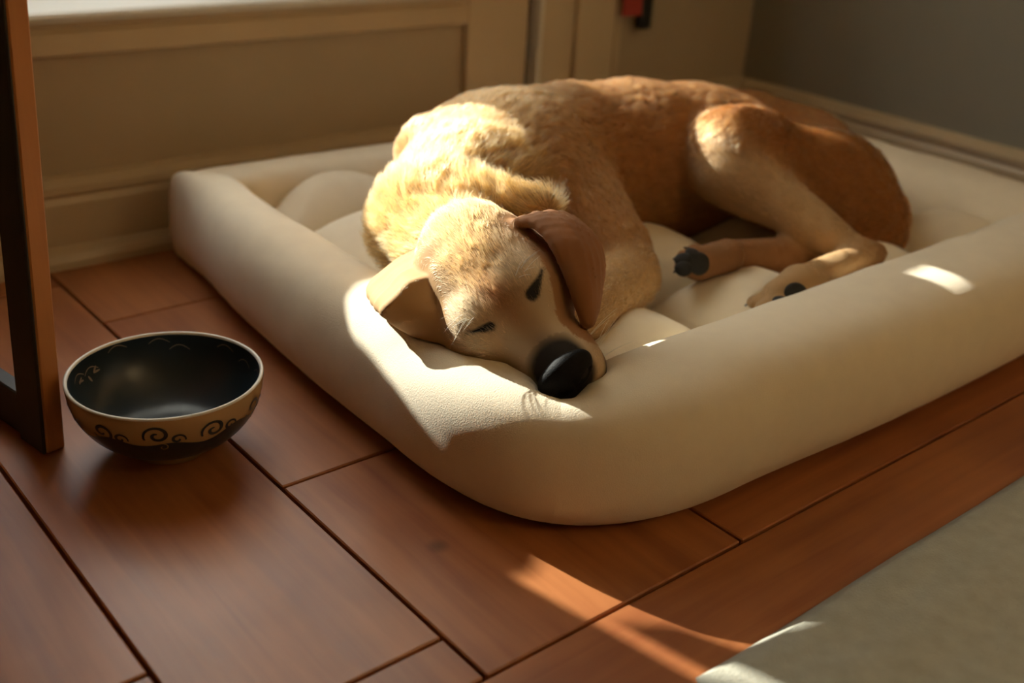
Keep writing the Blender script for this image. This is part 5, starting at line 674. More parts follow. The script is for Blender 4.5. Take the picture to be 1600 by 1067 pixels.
 {'t': 'tri', 'a': [[0.5304, 0.7922, 0.146], [0.5195, 0.7673, 0.1543], [0.5275, 0.7919, 0.1445], 0.004], 'k': 0.003, 'flow': [-0.773, -0.579, -0.261], 'col': 7, 'hl': 3},
 {'t': 'tri', 'a': [[0.5195, 0.7673, 0.1543], [0.517, 0.7674, 0.1522], [0.5275, 0.7919, 0.1445], 0.004], 'k': 0.003, 'flow': [-0.773, -0.579, -0.261], 'col': 7, 'hl': 3},
 {'t': 'tri', 'a': [[0.5195, 0.7673, 0.1543], [0.513, 0.7453, 0.1589], [0.517, 0.7674, 0.1522], 0.004], 'k': 0.003, 'flow': [-0.773, -0.579, -0.261], 'col': 7, 'hl': 3},
 {'t': 'tri', 'a': [[0.513, 0.7453, 0.1589], [0.5108, 0.7463, 0.1566], [0.517, 0.7674, 0.1522], 0.004], 'k': 0.003, 'flow': [-0.773, -0.579, -0.261], 'col': 7, 'hl': 3},
 {'t': 'tri', 'a': [[0.513, 0.7453, 0.1589], [0.5201, 0.7374, 0.1458], [0.5108, 0.7463, 0.1566], 0.004], 'k': 0.003, 'flow': [-0.773, -0.579, -0.261], 'col': 7, 'hl': 3},
 {'t': 'tri', 'a': [[0.5201, 0.7374, 0.1458], [0.518, 0.7401, 0.1449], [0.5108, 0.7463, 0.1566], 0.004], 'k': 0.003, 'flow': [-0.773, -0.579, -0.261], 'col': 7, 'hl': 3},
 {'t': 'tri', 'a': [[0.5201, 0.7374, 0.1458], [0.5293, 0.7353, 0.1311], [0.518, 0.7401, 0.1449], 0.004], 'k': 0.003, 'flow': [-0.773, -0.579, -0.261], 'col': 7, 'hl': 3},
 {'t': 'tri', 'a': [[0.5293, 0.7353, 0.1311], [0.5274, 0.7396, 0.1318], [0.518, 0.7401, 0.1449], 0.004], 'k': 0.003, 'flow': [-0.773, -0.579, -0.261], 'col': 7, 'hl': 3},
 {'t': 'tri', 'a': [[0.5456, 0.8259, 0.1418], [0.5376, 0.8117, 0.1424], [0.5426, 0.8248, 0.1394], 0.004], 'k': 0.003, 'flow': [-0.773, -0.579, -0.261], 'col': 7, 'hl': 3},
 {'t': 'tri', 'a': [[0.5376, 0.8117, 0.1424], [0.5352, 0.8111, 0.1404], [0.5426, 0.8248, 0.1394], 0.004], 'k': 0.003, 'flow': [-0.773, -0.579, -0.261], 'col': 7, 'hl': 3},
 {'t': 'tri', 'a': [[0.5376, 0.8117, 0.1424], [0.5275, 0.7919, 0.1445], [0.5352, 0.8111, 0.1404], 0.004], 'k': 0.003, 'flow': [-0.773, -0.579, -0.261], 'col': 7, 'hl': 3},
 {'t': 'tri', 'a': [[0.5275, 0.7919, 0.1445], [0.5257, 0.7918, 0.1428], [0.5352, 0.8111, 0.1404], 0.004], 'k': 0.003, 'flow': [-0.773, -0.579, -0.261], 'col': 7, 'hl': 3},
 {'t': 'tri', 'a': [[0.5275, 0.7919, 0.1445], [0.517, 0.7674, 0.1522], [0.5257, 0.7918, 0.1428], 0.004], 'k': 0.003, 'flow': [-0.773, -0.579, -0.261], 'col': 7, 'hl': 3},
 {'t': 'tri', 'a': [[0.517, 0.7674, 0.1522], [0.5153, 0.768, 0.1498], [0.5257, 0.7918, 0.1428], 0.004], 'k': 0.003, 'flow': [-0.773, -0.579, -0.261], 'col': 7, 'hl': 3},
 {'t': 'tri', 'a': [[0.517, 0.7674, 0.1522], [0.5108, 0.7463, 0.1566], [0.5153, 0.768, 0.1498], 0.004], 'k': 0.003, 'flow': [-0.773, -0.579, -0.261], 'col': 7, 'hl': 3},
 {'t': 'tri', 'a': [[0.5108, 0.7463, 0.1566], [0.5091, 0.7478, 0.1538], [0.5153, 0.768, 0.1498], 0.004], 'k': 0.003, 'flow': [-0.773, -0.579, -0.261], 'col': 7, 'hl': 3},
 {'t': 'tri', 'a': [[0.5108, 0.7463, 0.1566], [0.518, 0.7401, 0.1449], [0.5091, 0.7478, 0.1538], 0.004], 'k': 0.003, 'flow': [-0.773, -0.579, -0.261], 'col': 7, 'hl': 3},
 {'t': 'tri', 'a': [[0.518, 0.7401, 0.1449], [0.5159, 0.7429, 0.1443], [0.5091, 0.7478, 0.1538], 0.004], 'k': 0.003, 'flow': [-0.773, -0.579, -0.261], 'col': 7, 'hl': 3},
 {'t': 'tri', 'a': [[0.518, 0.7401, 0.1449], [0.5274, 0.7396, 0.1318], [0.5159, 0.7429, 0.1443], 0.004], 'k': 0.003, 'flow': [-0.773, -0.579, -0.261], 'col': 7, 'hl': 3},
 {'t': 'tri', 'a': [[0.5274, 0.7396, 0.1318], [0.5248, 0.7435, 0.1334], [0.5159, 0.7429, 0.1443], 0.004], 'k': 0.003, 'flow': [-0.773, -0.579, -0.261], 'col': 7, 'hl': 3},
 {'t': 'tri', 'a': [[0.5426, 0.8248, 0.1394], [0.5352, 0.8111, 0.1404], [0.5401, 0.8229, 0.1376], 0.004], 'k': 0.003, 'flow': [-0.773, -0.579, -0.261], 'col': 7, 'hl': 3},
 {'t': 'tri', 'a': [[0.5352, 0.8111, 0.1404], [0.5334, 0.81, 0.1387], [0.5401, 0.8229, 0.1376], 0.004], 'k': 0.003, 'flow': [-0.773, -0.579, -0.261], 'col': 7, 'hl': 3},
 {'t': 'tri', 'a': [[0.5352, 0.8111, 0.1404], [0.5257, 0.7918, 0.1428], [0.5334, 0.81, 0.1387], 0.004], 'k': 0.003, 'flow': [-0.773, -0.579, -0.261], 'col': 7, 'hl': 3},
 {'t': 'tri', 'a': [[0.5257, 0.7918, 0.1428], [0.5247, 0.7919, 0.1411], [0.5334, 0.81, 0.1387], 0.004], 'k': 0.003, 'flow': [-0.773, -0.579, -0.261], 'col': 7, 'hl': 3},
 {'t': 'tri', 'a': [[0.5257, 0.7918, 0.1428], [0.5153, 0.768, 0.1498], [0.5247, 0.7919, 0.1411], 0.004], 'k': 0.003, 'flow': [-0.773, -0.579, -0.261], 'col': 7, 'hl': 3},
 {'t': 'tri', 'a': [[0.5153, 0.768, 0.1498], [0.5144, 0.7689, 0.1472], [0.5247, 0.7919, 0.1411], 0.004], 'k': 0.003, 'flow': [-0.773, -0.579, -0.261], 'col': 7, 'hl': 3},
 {'t': 'tri', 'a': [[0.5153, 0.768, 0.1498], [0.5091, 0.7478, 0.1538], [0.5144, 0.7689, 0.1472], 0.004], 'k': 0.003, 'flow': [-0.773, -0.579, -0.261], 'col': 7, 'hl': 3},
 {'t': 'tri', 'a': [[0.5091, 0.7478, 0.1538], [0.5078, 0.7495, 0.1509], [0.5144, 0.7689, 0.1472], 0.004], 'k': 0.003, 'flow': [-0.773, -0.579, -0.261], 'col': 7, 'hl': 3},
 {'t': 'tri', 'a': [[0.5091, 0.7478, 0.1538], [0.5159, 0.7429, 0.1443], [0.5078, 0.7495, 0.1509], 0.004], 'k': 0.003, 'flow': [-0.773, -0.579, -0.261], 'col': 7, 'hl': 3},
 {'t': 'tri', 'a': [[0.5159, 0.7429, 0.1443], [0.5139, 0.7456, 0.1438], [0.5078, 0.7495, 0.1509], 0.004], 'k': 0.003, 'flow': [-0.773, -0.579, -0.261], 'col': 7, 'hl': 3},
 {'t': 'tri', 'a': [[0.5159, 0.7429, 0.1443], [0.5248, 0.7435, 0.1334], [0.5139, 0.7456, 0.1438], 0.004], 'k': 0.003, 'flow': [-0.773, -0.579, -0.261], 'col': 7, 'hl': 3},
 {'t': 'tri', 'a': [[0.5248, 0.7435, 0.1334], [0.522, 0.7469, 0.1354], [0.5139, 0.7456, 0.1438], 0.004], 'k': 0.003, 'flow': [-0.773, -0.579, -0.261], 'col': 7, 'hl': 3},
 {'t': 'tri', 'a': [[0.5401, 0.8229, 0.1376], [0.5334, 0.81, 0.1387], [0.5384, 0.8214, 0.1363], 0.004], 'k': 0.003, 'flow': [-0.773, -0.579, -0.261], 'col': 7, 'hl': 3},
 {'t': 'tri', 'a': [[0.5334, 0.81, 0.1387], [0.5323, 0.8093, 0.1376], [0.5384, 0.8214, 0.1363], 0.004], 'k': 0.003, 'flow': [-0.773, -0.579, -0.261], 'col': 7, 'hl': 3},
 {'t': 'tri', 'a': [[0.5334, 0.81, 0.1387], [0.5247, 0.7919, 0.1411], [0.5323, 0.8093, 0.1376], 0.004], 'k': 0.003, 'flow': [-0.773, -0.579, -0.261], 'col': 7, 'hl': 3},
 {'t': 'tri', 'a': [[0.5247, 0.7919, 0.1411], [0.5241, 0.792, 0.14], [0.5323, 0.8093, 0.1376], 0.004], 'k': 0.003, 'flow': [-0.773, -0.579, -0.261], 'col': 7, 'hl': 3},
 {'t': 'tri', 'a': [[0.5247, 0.7919, 0.1411], [0.5144, 0.7689, 0.1472], [0.5241, 0.792, 0.14], 0.004], 'k': 0.003, 'flow': [-0.773, -0.579, -0.261], 'col': 7, 'hl': 3},
 {'t': 'tri', 'a': [[0.5144, 0.7689, 0.1472], [0.5138, 0.7696, 0.1455], [0.5241, 0.792, 0.14], 0.004], 'k': 0.003, 'flow': [-0.773, -0.579, -0.261], 'col': 7, 'hl': 3},
 {'t': 'tri', 'a': [[0.5144, 0.7689, 0.1472], [0.5078, 0.7495, 0.1509], [0.5138, 0.7696, 0.1455], 0.004], 'k': 0.003, 'flow': [-0.773, -0.579, -0.261], 'col': 7, 'hl': 3},
 {'t': 'tri', 'a': [[0.5078, 0.7495, 0.1509], [0.507, 0.7507, 0.1489], [0.5138, 0.7696, 0.1455], 0.004], 'k': 0.003, 'flow': [-0.773, -0.579, -0.261], 'col': 7, 'hl': 3},
 {'t': 'tri', 'a': [[0.5078, 0.7495, 0.1509], [0.5139, 0.7456, 0.1438], [0.507, 0.7507, 0.1489], 0.004], 'k': 0.003, 'flow': [-0.773, -0.579, -0.261], 'col': 7, 'hl': 3},
 {'t': 'tri', 'a': [[0.5139, 0.7456, 0.1438], [0.5124, 0.7474, 0.1434], [0.507, 0.7507, 0.1489], 0.004], 'k': 0.003, 'flow': [-0.773, -0.579, -0.261], 'col': 7, 'hl': 3},
 {'t': 'tri', 'a': [[0.5139, 0.7456, 0.1438], [0.522, 0.7469, 0.1354], [0.5124, 0.7474, 0.1434], 0.004], 'k': 0.003, 'flow': [-0.773, -0.579, -0.261], 'col': 7, 'hl': 3},
 {'t': 'tri', 'a': [[0.522, 0.7469, 0.1354], [0.52, 0.7493, 0.1368], [0.5124, 0.7474, 0.1434], 0.004], 'k': 0.003, 'flow': [-0.773, -0.579, -0.261], 'col': 7, 'hl': 3}], 'a': [-0.1357, -0.9566, -0.2578], 'e': [0.7481, -0.2695, 0.6063], 'u': [-0.6495, -0.1106, 0.7522], 'O': [0.5777, 0.6709, 0.1675], 'eyeL': [[0.6041, 0.6548, 0.2025], [0.5873, 0.6463, 0.1872]], 'eyeR': [[0.5379, 0.673, 0.1515], [0.5525, 0.6585, 0.1602]], 'nose': [0.587, 0.5956, 0.1308], 'pads': [[[0.8995, 0.7224, 0.1236], [0.7686, -0.6369, 0.0596], 0.0105, 0.01], [[0.8785, 0.7263, 0.1206], [0.7686, -0.6369, 0.0596], 0.0075, 0.0065], [[0.8833, 0.7332, 0.1293], [0.7686, -0.6369, 0.0596], 0.0075, 0.006], [[0.897, 0.7312, 0.1332], [0.7686, -0.6369, 0.0596], 0.007, 0.006], [[0.946, 0.6244, 0.114], [0.7686, -0.6369, 0.0596], 0.014, 0.009], [[0.9193, 0.6227, 0.112], [0.7686, -0.6369, 0.0596], 0.008, 0.006]], 'claws': [[[0.9119, 0.6588, 0.0948], [-0.8031, 0.5141, -0.5512]], [[0.9021, 0.6378, 0.0963], [-0.969, -0.0028, -0.4971]], [[0.9064, 0.6182, 0.1], [-0.8763, -0.4536, -0.4124]], [[0.8774, 0.7329, 0.118], [-0.9999, -0.0059, -0.2648]], [[0.8849, 0.7406, 0.1274], [-0.9505, 0.1993, -0.0115]], [[0.9046, 0.7433, 0.1322], [-0.6759, 0.4411, 0.3405]]]}
class Field:
    """signed distance field on a grid, built by smooth union of round cones, ellipsoids and thin rounded triangles"""
    def __init__(s, prims, h, pad=.02):
        s.prims = prims; s.h = h
        lo, hi = [], []
        for p in prims:
            l, g = prim_box(p); lo.append(l); hi.append(g)
        s.lo = np.min(lo, 0)-pad; s.hi = np.max(hi, 0)+pad
        s.n = np.ceil((s.hi-s.lo)/h).astype(int)+1
        s.D = np.full(s.n, .05, np.float32)
        for p in prims:
            l, g = prim_box(p); m = max(.03, p['k']*1.2)
            i0 = np.maximum(np.floor((l-m-s.lo)/h).astype(int), 0); i1 = np.minimum(np.ceil((g+m-s.lo)/h).astype(int)+1, s.n)
            ax = [s.lo[c]+h*np.arange(i0[c], i1[c]) for c in range(3)]
            X = np.stack(np.meshgrid(*ax, indexing='ij'), -1).astype(np.float32)
            d = prim_dist(p, X.reshape(-1, 3)).reshape(X.shape[:3]).astype(np.float32)
            S = s.D[i0[0]:i1[0], i0[1]:i1[1], i0[2]:i1[2]]
            if p.get('sub'):
                q = np.maximum(p['k']-np.abs(S+d), 0)/p['k']; S[...] = np.maximum(S, -d)+q*q*p['k']*.25
            else:
                q = np.maximum(p['k']-np.abs(S-d), 0)/p['k']; S[...] = np.minimum(S, d)-q*q*p['k']*.25
    def at(s, X):
        X = np.asarray(X, float); g = (X-s.lo)/s.h
        inside = np.all((g >= 0) & (g <= s.n-1.001), -1)
        g = np.clip(g, 0, s.n-1.001); i = g.astype(int); f = g-i; out = 0
        for a in (0, 1):
            for b in (0, 1):
                for c in (0, 1):
                    w = (f[..., 0] if a else 1-f[..., 0])*(f[..., 1] if b else 1-f[..., 1])*(f[..., 2] if c else 1-f[..., 2])
                    out = out+w*s.D[i[..., 0]+a, i[..., 1]+b, i[..., 2]+c]
        return np.where(inside, out, .05)
    def grad(s, X, e=.003):
        G = np.stack([s.at(X+np.eye(3)[c]*e)-s.at(X-np.eye(3)[c]*e) for c in range(3)], -1)
        return G/np.maximum(np.linalg.norm(G, axis=-1, keepdims=True), 1e-9)
    def trace(s, o, d, n=120):
        """march from o along d to the surface"""
        o = np.array(o, float); d = np.array(d, float)/np.linalg.norm(d); t = 0.
        for _ in range(n*4):
            v = float(s.at(o+d*t))
            if v < .0004: break
            t += max(v*.5, .0004)
        return o+d*t
    def surface(s):
        """naive surface nets: vertices, quads"""
        D = s.D; S = D < 0; nx, ny, nz = D.shape
        acc = np.zeros((nx-1, ny-1, nz-1, 3), np.float32); cnt = np.zeros((nx-1, ny-1, nz-1), np.int8)
        def sl(a, off, m): return a[tuple(slice(o, o+k) for o, k in zip(off, m))]
        m = (nx-1, ny-1, nz-1)
        for ax in range(3):
            o1, o2 = [c for c in range(3) if c != ax]
            for a in (0, 1):
                for b in (0, 1):
                    off0 = [0, 0, 0]; off0[o1] = a; off0[o2] = b; off1 = list(off0); off1[ax] = 1
                    A, B = sl(D, off0, m), sl(D, off1, m); c = sl(S, off0, m) != sl(S, off1, m)
                    ii = np.nonzero(c); t = A[ii]/(A[ii]-B[ii]); p = np.empty((len(t), 3), np.float32); p[:] = off0; p[:, ax] = t
                    acc[ii] += p; cnt[ii] += 1
        cells = np.nonzero(cnt); idx = np.full(m, -1, np.int32); idx[cells] = np.arange(len(cells[0]))
        V = (np.stack(cells, -1)+acc[cells]/cnt[cells][:, None])*s.h+s.lo
        F = []
        for ax in range(3):
            o1, o2 = (ax+1) % 3, (ax+2) % 3
            A = S[tuple(slice(0, -1) if c == ax else slice(1, -1) for c in range(3))]
            B = S[tuple(slice(1, None) if c == ax else slice(1, -1) for c in range(3))]
            ii = np.nonzero(A != B); flip = A[ii]
            base = [ii[0].copy(), ii[1].copy(), ii[2].copy()]
            for c in range(3):
                if c != ax: base[c] = base[c]+1
            def cell(d1, d2):
                q = [b.copy() for b in base]; q[o1] -= d1; q[o2] -= d2; return idx[q[0], q[1], q[2]]
            Q = np.stack([cell(1, 1), cell(0, 1), cell(0, 0), cell(1, 0)], -1)
            Q[~flip] = Q[~flip][:, ::-1]; F.append(Q)
        return V, np.concatenate(F)
def prim_box(p):
    a = p['a']
    if p['t'] == 'cap':
        P0, P1 = np.array(a[0]), np.array(a[2]); return np.minimum(P0-a[1], P1-a[3]), np.maximum(P0+a[1], P1+a[3])
    if p['t'] == 'ell':
        c = np.array(a[0]); r = max(a[1]); return c-r, c+r
    q = np.array(a[:3]); return q.min(0)-a[3], q.max(0)+a[3]
def prim_dist(p, X):
    a = p['a']
    if p['t'] == 'cap':
        A, B = np.array(a[0], np.float32), np.array(a[2], np.float32); v = B-A; w = X-A
        h = np.clip(w@v/max(float(v@v), 1e-9), 0, 1)
        return np.linalg.norm(w-h[:, None]*v, axis=1)-(a[1]+(a[3]-a[1])*h)
    if p['t'] == 'ell':
        q = (X-np.array(a[0], np.float32))@np.array(a[2], np.float32).T; r = np.array(a[1], np.float32)
        k0 = np.linalg.norm(q/r, axis=1); k1 = np.linalg.norm(q/(r*r), axis=1)
        return np.where(k1 > 1e-6, k0*(k0-1)/np.maximum(k1, 1e-6), -r.min())
    A, B, C = [np.array(q, np.float32) for q in a[:3]]
    ba, cb, ac = B-A, C-B, A-C; pa, pb, pc = X-A, X-B, X-C; n = np.cross(ba, ac)
    ins = (np.sign(pa@np.cross(ba, n))+np.sign(pb@np.cross(cb, n))+np.sign(pc@np.cross(ac, n))) < 2.0
    def seg(e, q): return ((e*np.clip(q@e/(e@e), 0, 1)[:, None]-q)**2).sum(1)
    e = np.minimum(np.minimum(seg(ba, pa), seg(cb, pb)), seg(ac, pc))
    pl = (pa@n)**2/(n@n)
    return np.sqrt(np.where(ins, e, pl))-a[3]

HAx, HE, HU, HO = [np.array(DOG[q]) for q in ('a', 'e', 'u', 'O')]
def head_local(X):
    q = np.asarray(X)-HO; return np.stack([q@HAx, q@HE, q@HU], -1)*1000
def hd(f, l, u): return HO+(HAx*f+HE*l+HU*u)*.001
FD = Field(DOG['prims'], .0024)
V, Q = FD.surface()
N = FD.grad(V, .0024)
# belly side rests flat on the cushion
CUSH = .062
PR = DOG['prims']
DD = np.stack([prim_dist(p, V.astype(np.float32)) for p in PR], 1)
DD[:, [i for i, p in enumerate(PR) if p['col'] in (2, 7)]] += .0025
WT = np.exp(-(DD-DD.min(1, keepdims=True))/.007); WT /= WT.sum(1, keepdims=True)
PAL = np.array([(.31, .125, .038), (.53, .30, .115), (.34, .135, .042), (.61, .42, .23), (.49, .30, .135), (.29, .135, .05), (.38, .175, .056), (.55, .32, .13), (.38, .195, .066)])  # right ear paler than the left: sunlight put into its coat colour
pc = np.array([p['col'] for p in PR])
COAT = WT@PAL[pc]
FLOW = WT@np.array([p['flow'] for p in PR])
HLEN = WT@np.array([p['hl'] for p in PR], float)*.001
HL = head_local(V)
def seg_dist(X, a, b):
    a, b = np.array(a), np.array(b); t = np.clip((X-a)@(b-a)/((b-a)@(b-a)), 0, 1); return np.linalg.norm(X-a-t[:, None]*(b-a), axis=1)
def blend(mask, col):
    global COAT
    m = np.clip(mask, 0, 1)[:, None]; COAT = COAT*(1-m)+np.array(col)*m
facew = WT[:, (pc == 3) | (pc == 1)].sum(1)
def spot(f, l, sf, sl): return np.exp(-((HL[:, 0]-f)/sf)**2-((HL[:, 1]-l)/sl)**2)*(facew > .4)*(HL[:, 2] > -60)
blend(.8*spot(2, 0, 30, 15), (.33, .14, .05))        # stop and brow: darker coat plus some shade painted in
blend(.8*spot(62, 8, 26, 15), (.17, .13, .10))         # greying bridge behind the nose
blend(.8*spot(0, 42, 42, 14), (.70, .54, .34)); blend(.8*spot(0, -38, 42, 13), (.70, .54, .34)); blend(.7*spot(-10, 22, 14, 9), (.64, .48, .28)); blend(.7*spot(-8, -24, 14, 9), (.64, .48, .28)); blend(.9*spot(48, 30, 34, 13), (.74, .61, .44)); blend(.9*spot(48, -14, 34, 11), (.74, .61, .44))
blend(np.clip((HL[:, 0]-60)/10, 0, 1)*np.clip((-44-HL[:, 2])/8, 0, 1)*(facew > .4)*(np.abs(HL[:, 1]-8) < 42), (.015, .012, .011))
EYE_L, EYE_R = [np.array(q) for q in DOG['eyeL']], [np.array(q) for q in DOG['eyeR']]
def eyeline(E, w0, w1):
    t = np.clip((V-E[0])@(E[1]-E[0])/((E[1]-E[0])@(E[1]-E[0])), 0, 1); blend(np.clip((w0+(w1-w0)*t-seg_dist(V, E[0], E[1]))/.0018+.5, 0, 1), (.012, .010, .009))
eyeline(EYE_L, .0012, .0062); eyeline(EYE_R, .0012, .0042)
nose_c = np.array(DOG['nose'])
ND = np.linalg.norm((V-nose_c)@np.array([HAx*.5, HE, HU*1.15]).T, axis=1)
blend(np.clip((.0295-ND)/.006, 0, 1)*(HL[:, 0] > 50), (.014, .012, .011))
lips = (np.abs(HL[:, 2]+62-np.abs(HL[:, 1]-8)*.1) < 3) & (HL[:, 0] > 20) & (np.abs(HL[:, 1]-8) < 40) & (facew > .4)
blend(lips*.8, (.03, .02, .018))
# skin folds and muscle relief: gentle noise along the surface
from mathutils import noise as mnoise
DISP = np.array([mnoise.noise(Vector(v*22)) for v in V])*.0015+np.array([mnoise.noise(Vector(v*60)) for v in V])*.0008
DISP *= (facew < .9)*.8+.2
V2 = V+N*DISP[:, None]
dog = mesh('dog', V2, Q, None)
dog.data.materials.append(M_skin)
tag(dog, 'golden yellow Labrador dog curled asleep on the beige dog bed, head on the bolster', 'dog')
at = dog.data.attributes.new('coat', 'FLOAT_COLOR', 'POINT'); at.data.foreach_set('color', np.c_[COAT*.8, np.ones(len(V))].astype(np.float32).ravel())
# nose: a broad leather pad with two nostrils
def blob(name, c, axes, rad, m, parent, fn=None, nu=28, nv=18):
    v = []; f = []
    for j in range(nv+1):
        th = math.pi*j/nv
        for i in range(nu):
            ph = 2*math.pi*i/nu
            p = np.array([math.cos(th), math.sin(th)*math.cos(ph), math.sin(th)*math.sin(ph)])
            if fn: p = fn(p)
            v.append(np.array(c)+axes[0]*p[0]*rad[0]+axes[1]*p[1]*rad[1]+axes[2]*p[2]*rad[2])
    for j in range(nv):
        for i in range(nu): f.append((j*nu+i, j*nu+(i+1) % nu, (j+1)*nu+(i+1) % nu, (j+1)*nu+i))
    return mesh(name, v, f, m, parent)
def nose_fn(p):
    x, y, z = p
    y *= 1.0+.22*z; x *= 1-.12*abs(y)                    # wider at the top
    for s in (-1, 1):                                    # nostrils
        d = math.hypot(y-s*.52, (z+.12)*1.3)
        if x > 0 and d < .30: x -= .55*(1-(d/.30)**2)
    if abs(y) < .1 and z < .3 and x > 0: x -= .12*(1-abs(y)/.1)
    return np.array([x, y, z])
blob('nose', nose_c, (HAx, HE, HU), (.014, .0265, .0215), M_nose, dog, nose_fn, 48, 32)
def eye(pts, wid):
    a, b = pts; c = (a+b)/2; ax = (b-a); L = np.linalg.norm(ax); ax = ax/L
    n = FD.grad(c[None])[0]; n = n-ax*(ax@n); n /= np.linalg.norm(n); t = np.cross(n, ax)
    return blob('eye', c-n*.0022, (ax, t, n), (L*.5, wid, .004), M_eye, dog, lambda p: np.array([p[0], p[1]*(1+.5*p[0]), p[2]]), 20, 14)
eye(EYE_L, .0040); eye(EYE_R, .0026)
for pd in DOG['pads']:
    c = np.array(pd[0]); n = FD.grad(c[None])[0]; ax = np.array(pd[1]); ax = ax-n*(n@ax); ax /= np.linalg.norm(ax); t = np.cross(n, ax)
    blob('paw_pad', c-n*.001, (ax, t, n), (pd[2]*1.3, pd[3]*1.3, .0048), M_pad, dog, None, 18, 12)
for cl in DOG['claws']:
    c, dirv = np.array(cl[0]), np.array(cl[1]); dirv = dirv/np.linalg.norm(dirv)
    s = np.cross(dirv, (0, 0, 1)); s /= np.linalg.norm(s); w = np.cross(s, dirv)
    blob('claw', c+dirv*.0022, (dirv, s, w), (.0058, .0022, .0026), M_claw, dog, lambda p: np.array([p[0], p[1]*(1-.5*p[0]), p[2]*(1-.5*p[0])-.25*p[0]*p[0]]), 10, 10)

def hair_curves(name, roots, dirs, lens, cols, flows, r0, m, parent, segs=4, bend=.6):
    n = len(roots); hc = bpy.data.hair_curves.new(name); hc.add_curves([segs+1]*n)
    t = np.linspace(0, 1, segs+1)[None, :, None]
    P = roots[:, None]+lens[:, None, None]*(dirs[:, None]*t*(1-bend*t*.5)+flows[:, None]*(bend*t*t*.5))
    hc.attributes['position'].data.foreach_set('vector', P.astype(np.float32).ravel())
    ra = hc.attributes.get('radius') or hc.attributes.new('radius', 'FLOAT', 'POINT')
    R = (r0*np.ones((n, 1))*np.clip(1.05-np.linspace(0, 1, segs+1)**2, .05, 1)[None])
    ra.data.foreach_set('value', R.astype(np.float32).ravel())
    ca = hc.attributes.new('coat', 'FLOAT_COLOR', 'CURVE'); ca.data.foreach_set('color', np.c_[cols, np.ones(n)].astype(np.float32).ravel())
    hc.materials.append(m)
    o = bpy.data.objects.new(name, hc); link(o, parent); return o
def fur():
    tri = np.concatenate([Q[:, [0, 1, 2]], Q[:, [0, 2, 3]]])
    A, B, C = V2[tri[:, 0]], V2[tri[:, 1]], V2[tri[:, 2]]
    area = .5*np.linalg.norm(np.cross(B-A, C-A), axis=1)
    cz = (A+B+C)/3; n = N[tri[:, 0]]
    dens = np.where(n[:, 2] < -.35, .15, 1.0)*np.where(cz[:, 2] < .06, .0, 1.0)
    hl = HLEN[tri[:, 0]]
    dens *= np.where(cz@np.array([.595, .677, -.433]) < 1.32, 1.5, 1.0)    # a little denser on the head and neck
    dark = COAT[tri[:, 0]].sum(1) < .1
    dens[dark] = 0
    dens[np.linalg.norm(cz-nose_c, axis=1) < .017] = 0
    for pd in DOG['pads']: dens[np.linalg.norm(cz-np.array(pd[0]), axis=1) < max(pd[2], pd[3])*.85] = 0
    w = area*dens; NH = 230000
    k = rng.choice(len(tri), NH, p=w/w.sum())
    u = rng.random((NH, 2)); fl = u.sum(1) > 1; u[fl] = 1-u[fl]; b = np.c_[1-u.sum(1), u]
    T = tri[k]; bary = lambda X: (X[T]*b[..., None]).sum(1) if X.ndim == 2 else (X[T]*b).sum(1)
    p = bary(V2); nn = bary(N); nn /= np.linalg.norm(nn, axis=1, keepdims=True); f = bary(FLOW)
    f = f-nn*(f*nn).sum(1, keepdims=True); f /= np.maximum(np.linalg.norm(f, axis=1, keepdims=True), .15)
    # clumps: neighbouring hairs lean together
    cl = np.array([[mnoise.noise(Vector(q*90+Vector3)) for Vector3 in (Vector((0, 0, 0)), Vector((31, 7, 3)), Vector((5, 57, 11)))] for q in map(Vector, p)])
    LB = bary(HLEN); amp = np.clip(LB/.012, .35, 1.9)[:, None]; f = f+.50*amp*cl+.16*rng.normal(size=f.shape); f = f-nn*(f*nn).sum(1, keepdims=True)*.8; f /= np.maximum(np.linalg.norm(f, axis=1, keepdims=True), .3)
    L = LB*rng.uniform(.65, 1.15, NH)*(1+.45*cl[:, 0])
    lift = np.clip(np.clip(LB/.012, .5, 1.5)*(.36+.20*rng.random(NH)+.22*cl[:, 2]), .16, 2)
    d = f*.9+nn*lift[:, None]; d /= np.linalg.norm(d, axis=1, keepdims=True)
    lf = np.clip(LB/.018, .4, 1.3)[:, None]; c = bary(COAT)*np.exp(rng.normal(0, .30, NH))[:, None]**lf*(1+.32*lf*cl[:, 1:2]); c = np.clip(c, .004, .9)
    o = hair_curves('fur', p-nn*.0006, d, L, c, f-.25*nn, .00019, M_hair, dog, 4, .7)
    o['kind'] = 'stuff'
    return o
if FUR: fur()
# whiskers and long brow hairs
wp, wd, wl = [], [], []
for (f0, l0), nrm in (((2, -34), -1), ((-3, -30), -1), ((4, -28), -1), ((-2, 30), 1), ((2, 26), 1), ((-6, 35), 1)):
    for q in range(3):
        s = FD.trace(hd(f0+rng.uniform(-3, 3), l0+rng.uniform(-3, 3), 40), -HU); n = FD.grad(s[None])[0]
        wp.append(s); wd.append(n*.7+HE*nrm*.5+HAx*rng.uniform(-.1, .5)+rng.normal(0, .15, 3)); wl.append(rng.uniform(.014, .03))
for s0 in (-1, 1):
    for q in range(9):
        s = FD.trace(hd(rng.uniform(45, 75), 8+s0*60, rng.uniform(-52, -40)), -HE*s0); n = FD.grad(s[None])[0]
        wp.append(s); wd.append(n*.8-HAx*.35+HAx*rng.uniform(-.2, .5)); wl.append(rng.uniform(.02, .045))
wp, wd = np.array(wp), np.array(wd); wd /= np.linalg.norm(wd, axis=1, keepdims=True)
wh = hair_curves('whiskers', wp, wd, np.array(wl), np.full((len(wp), 3), .8), wd+np.array([0, 0, -.5]), .00022, M_whisker, dog, 6, .8)
wh['kind'] = 'stuff'

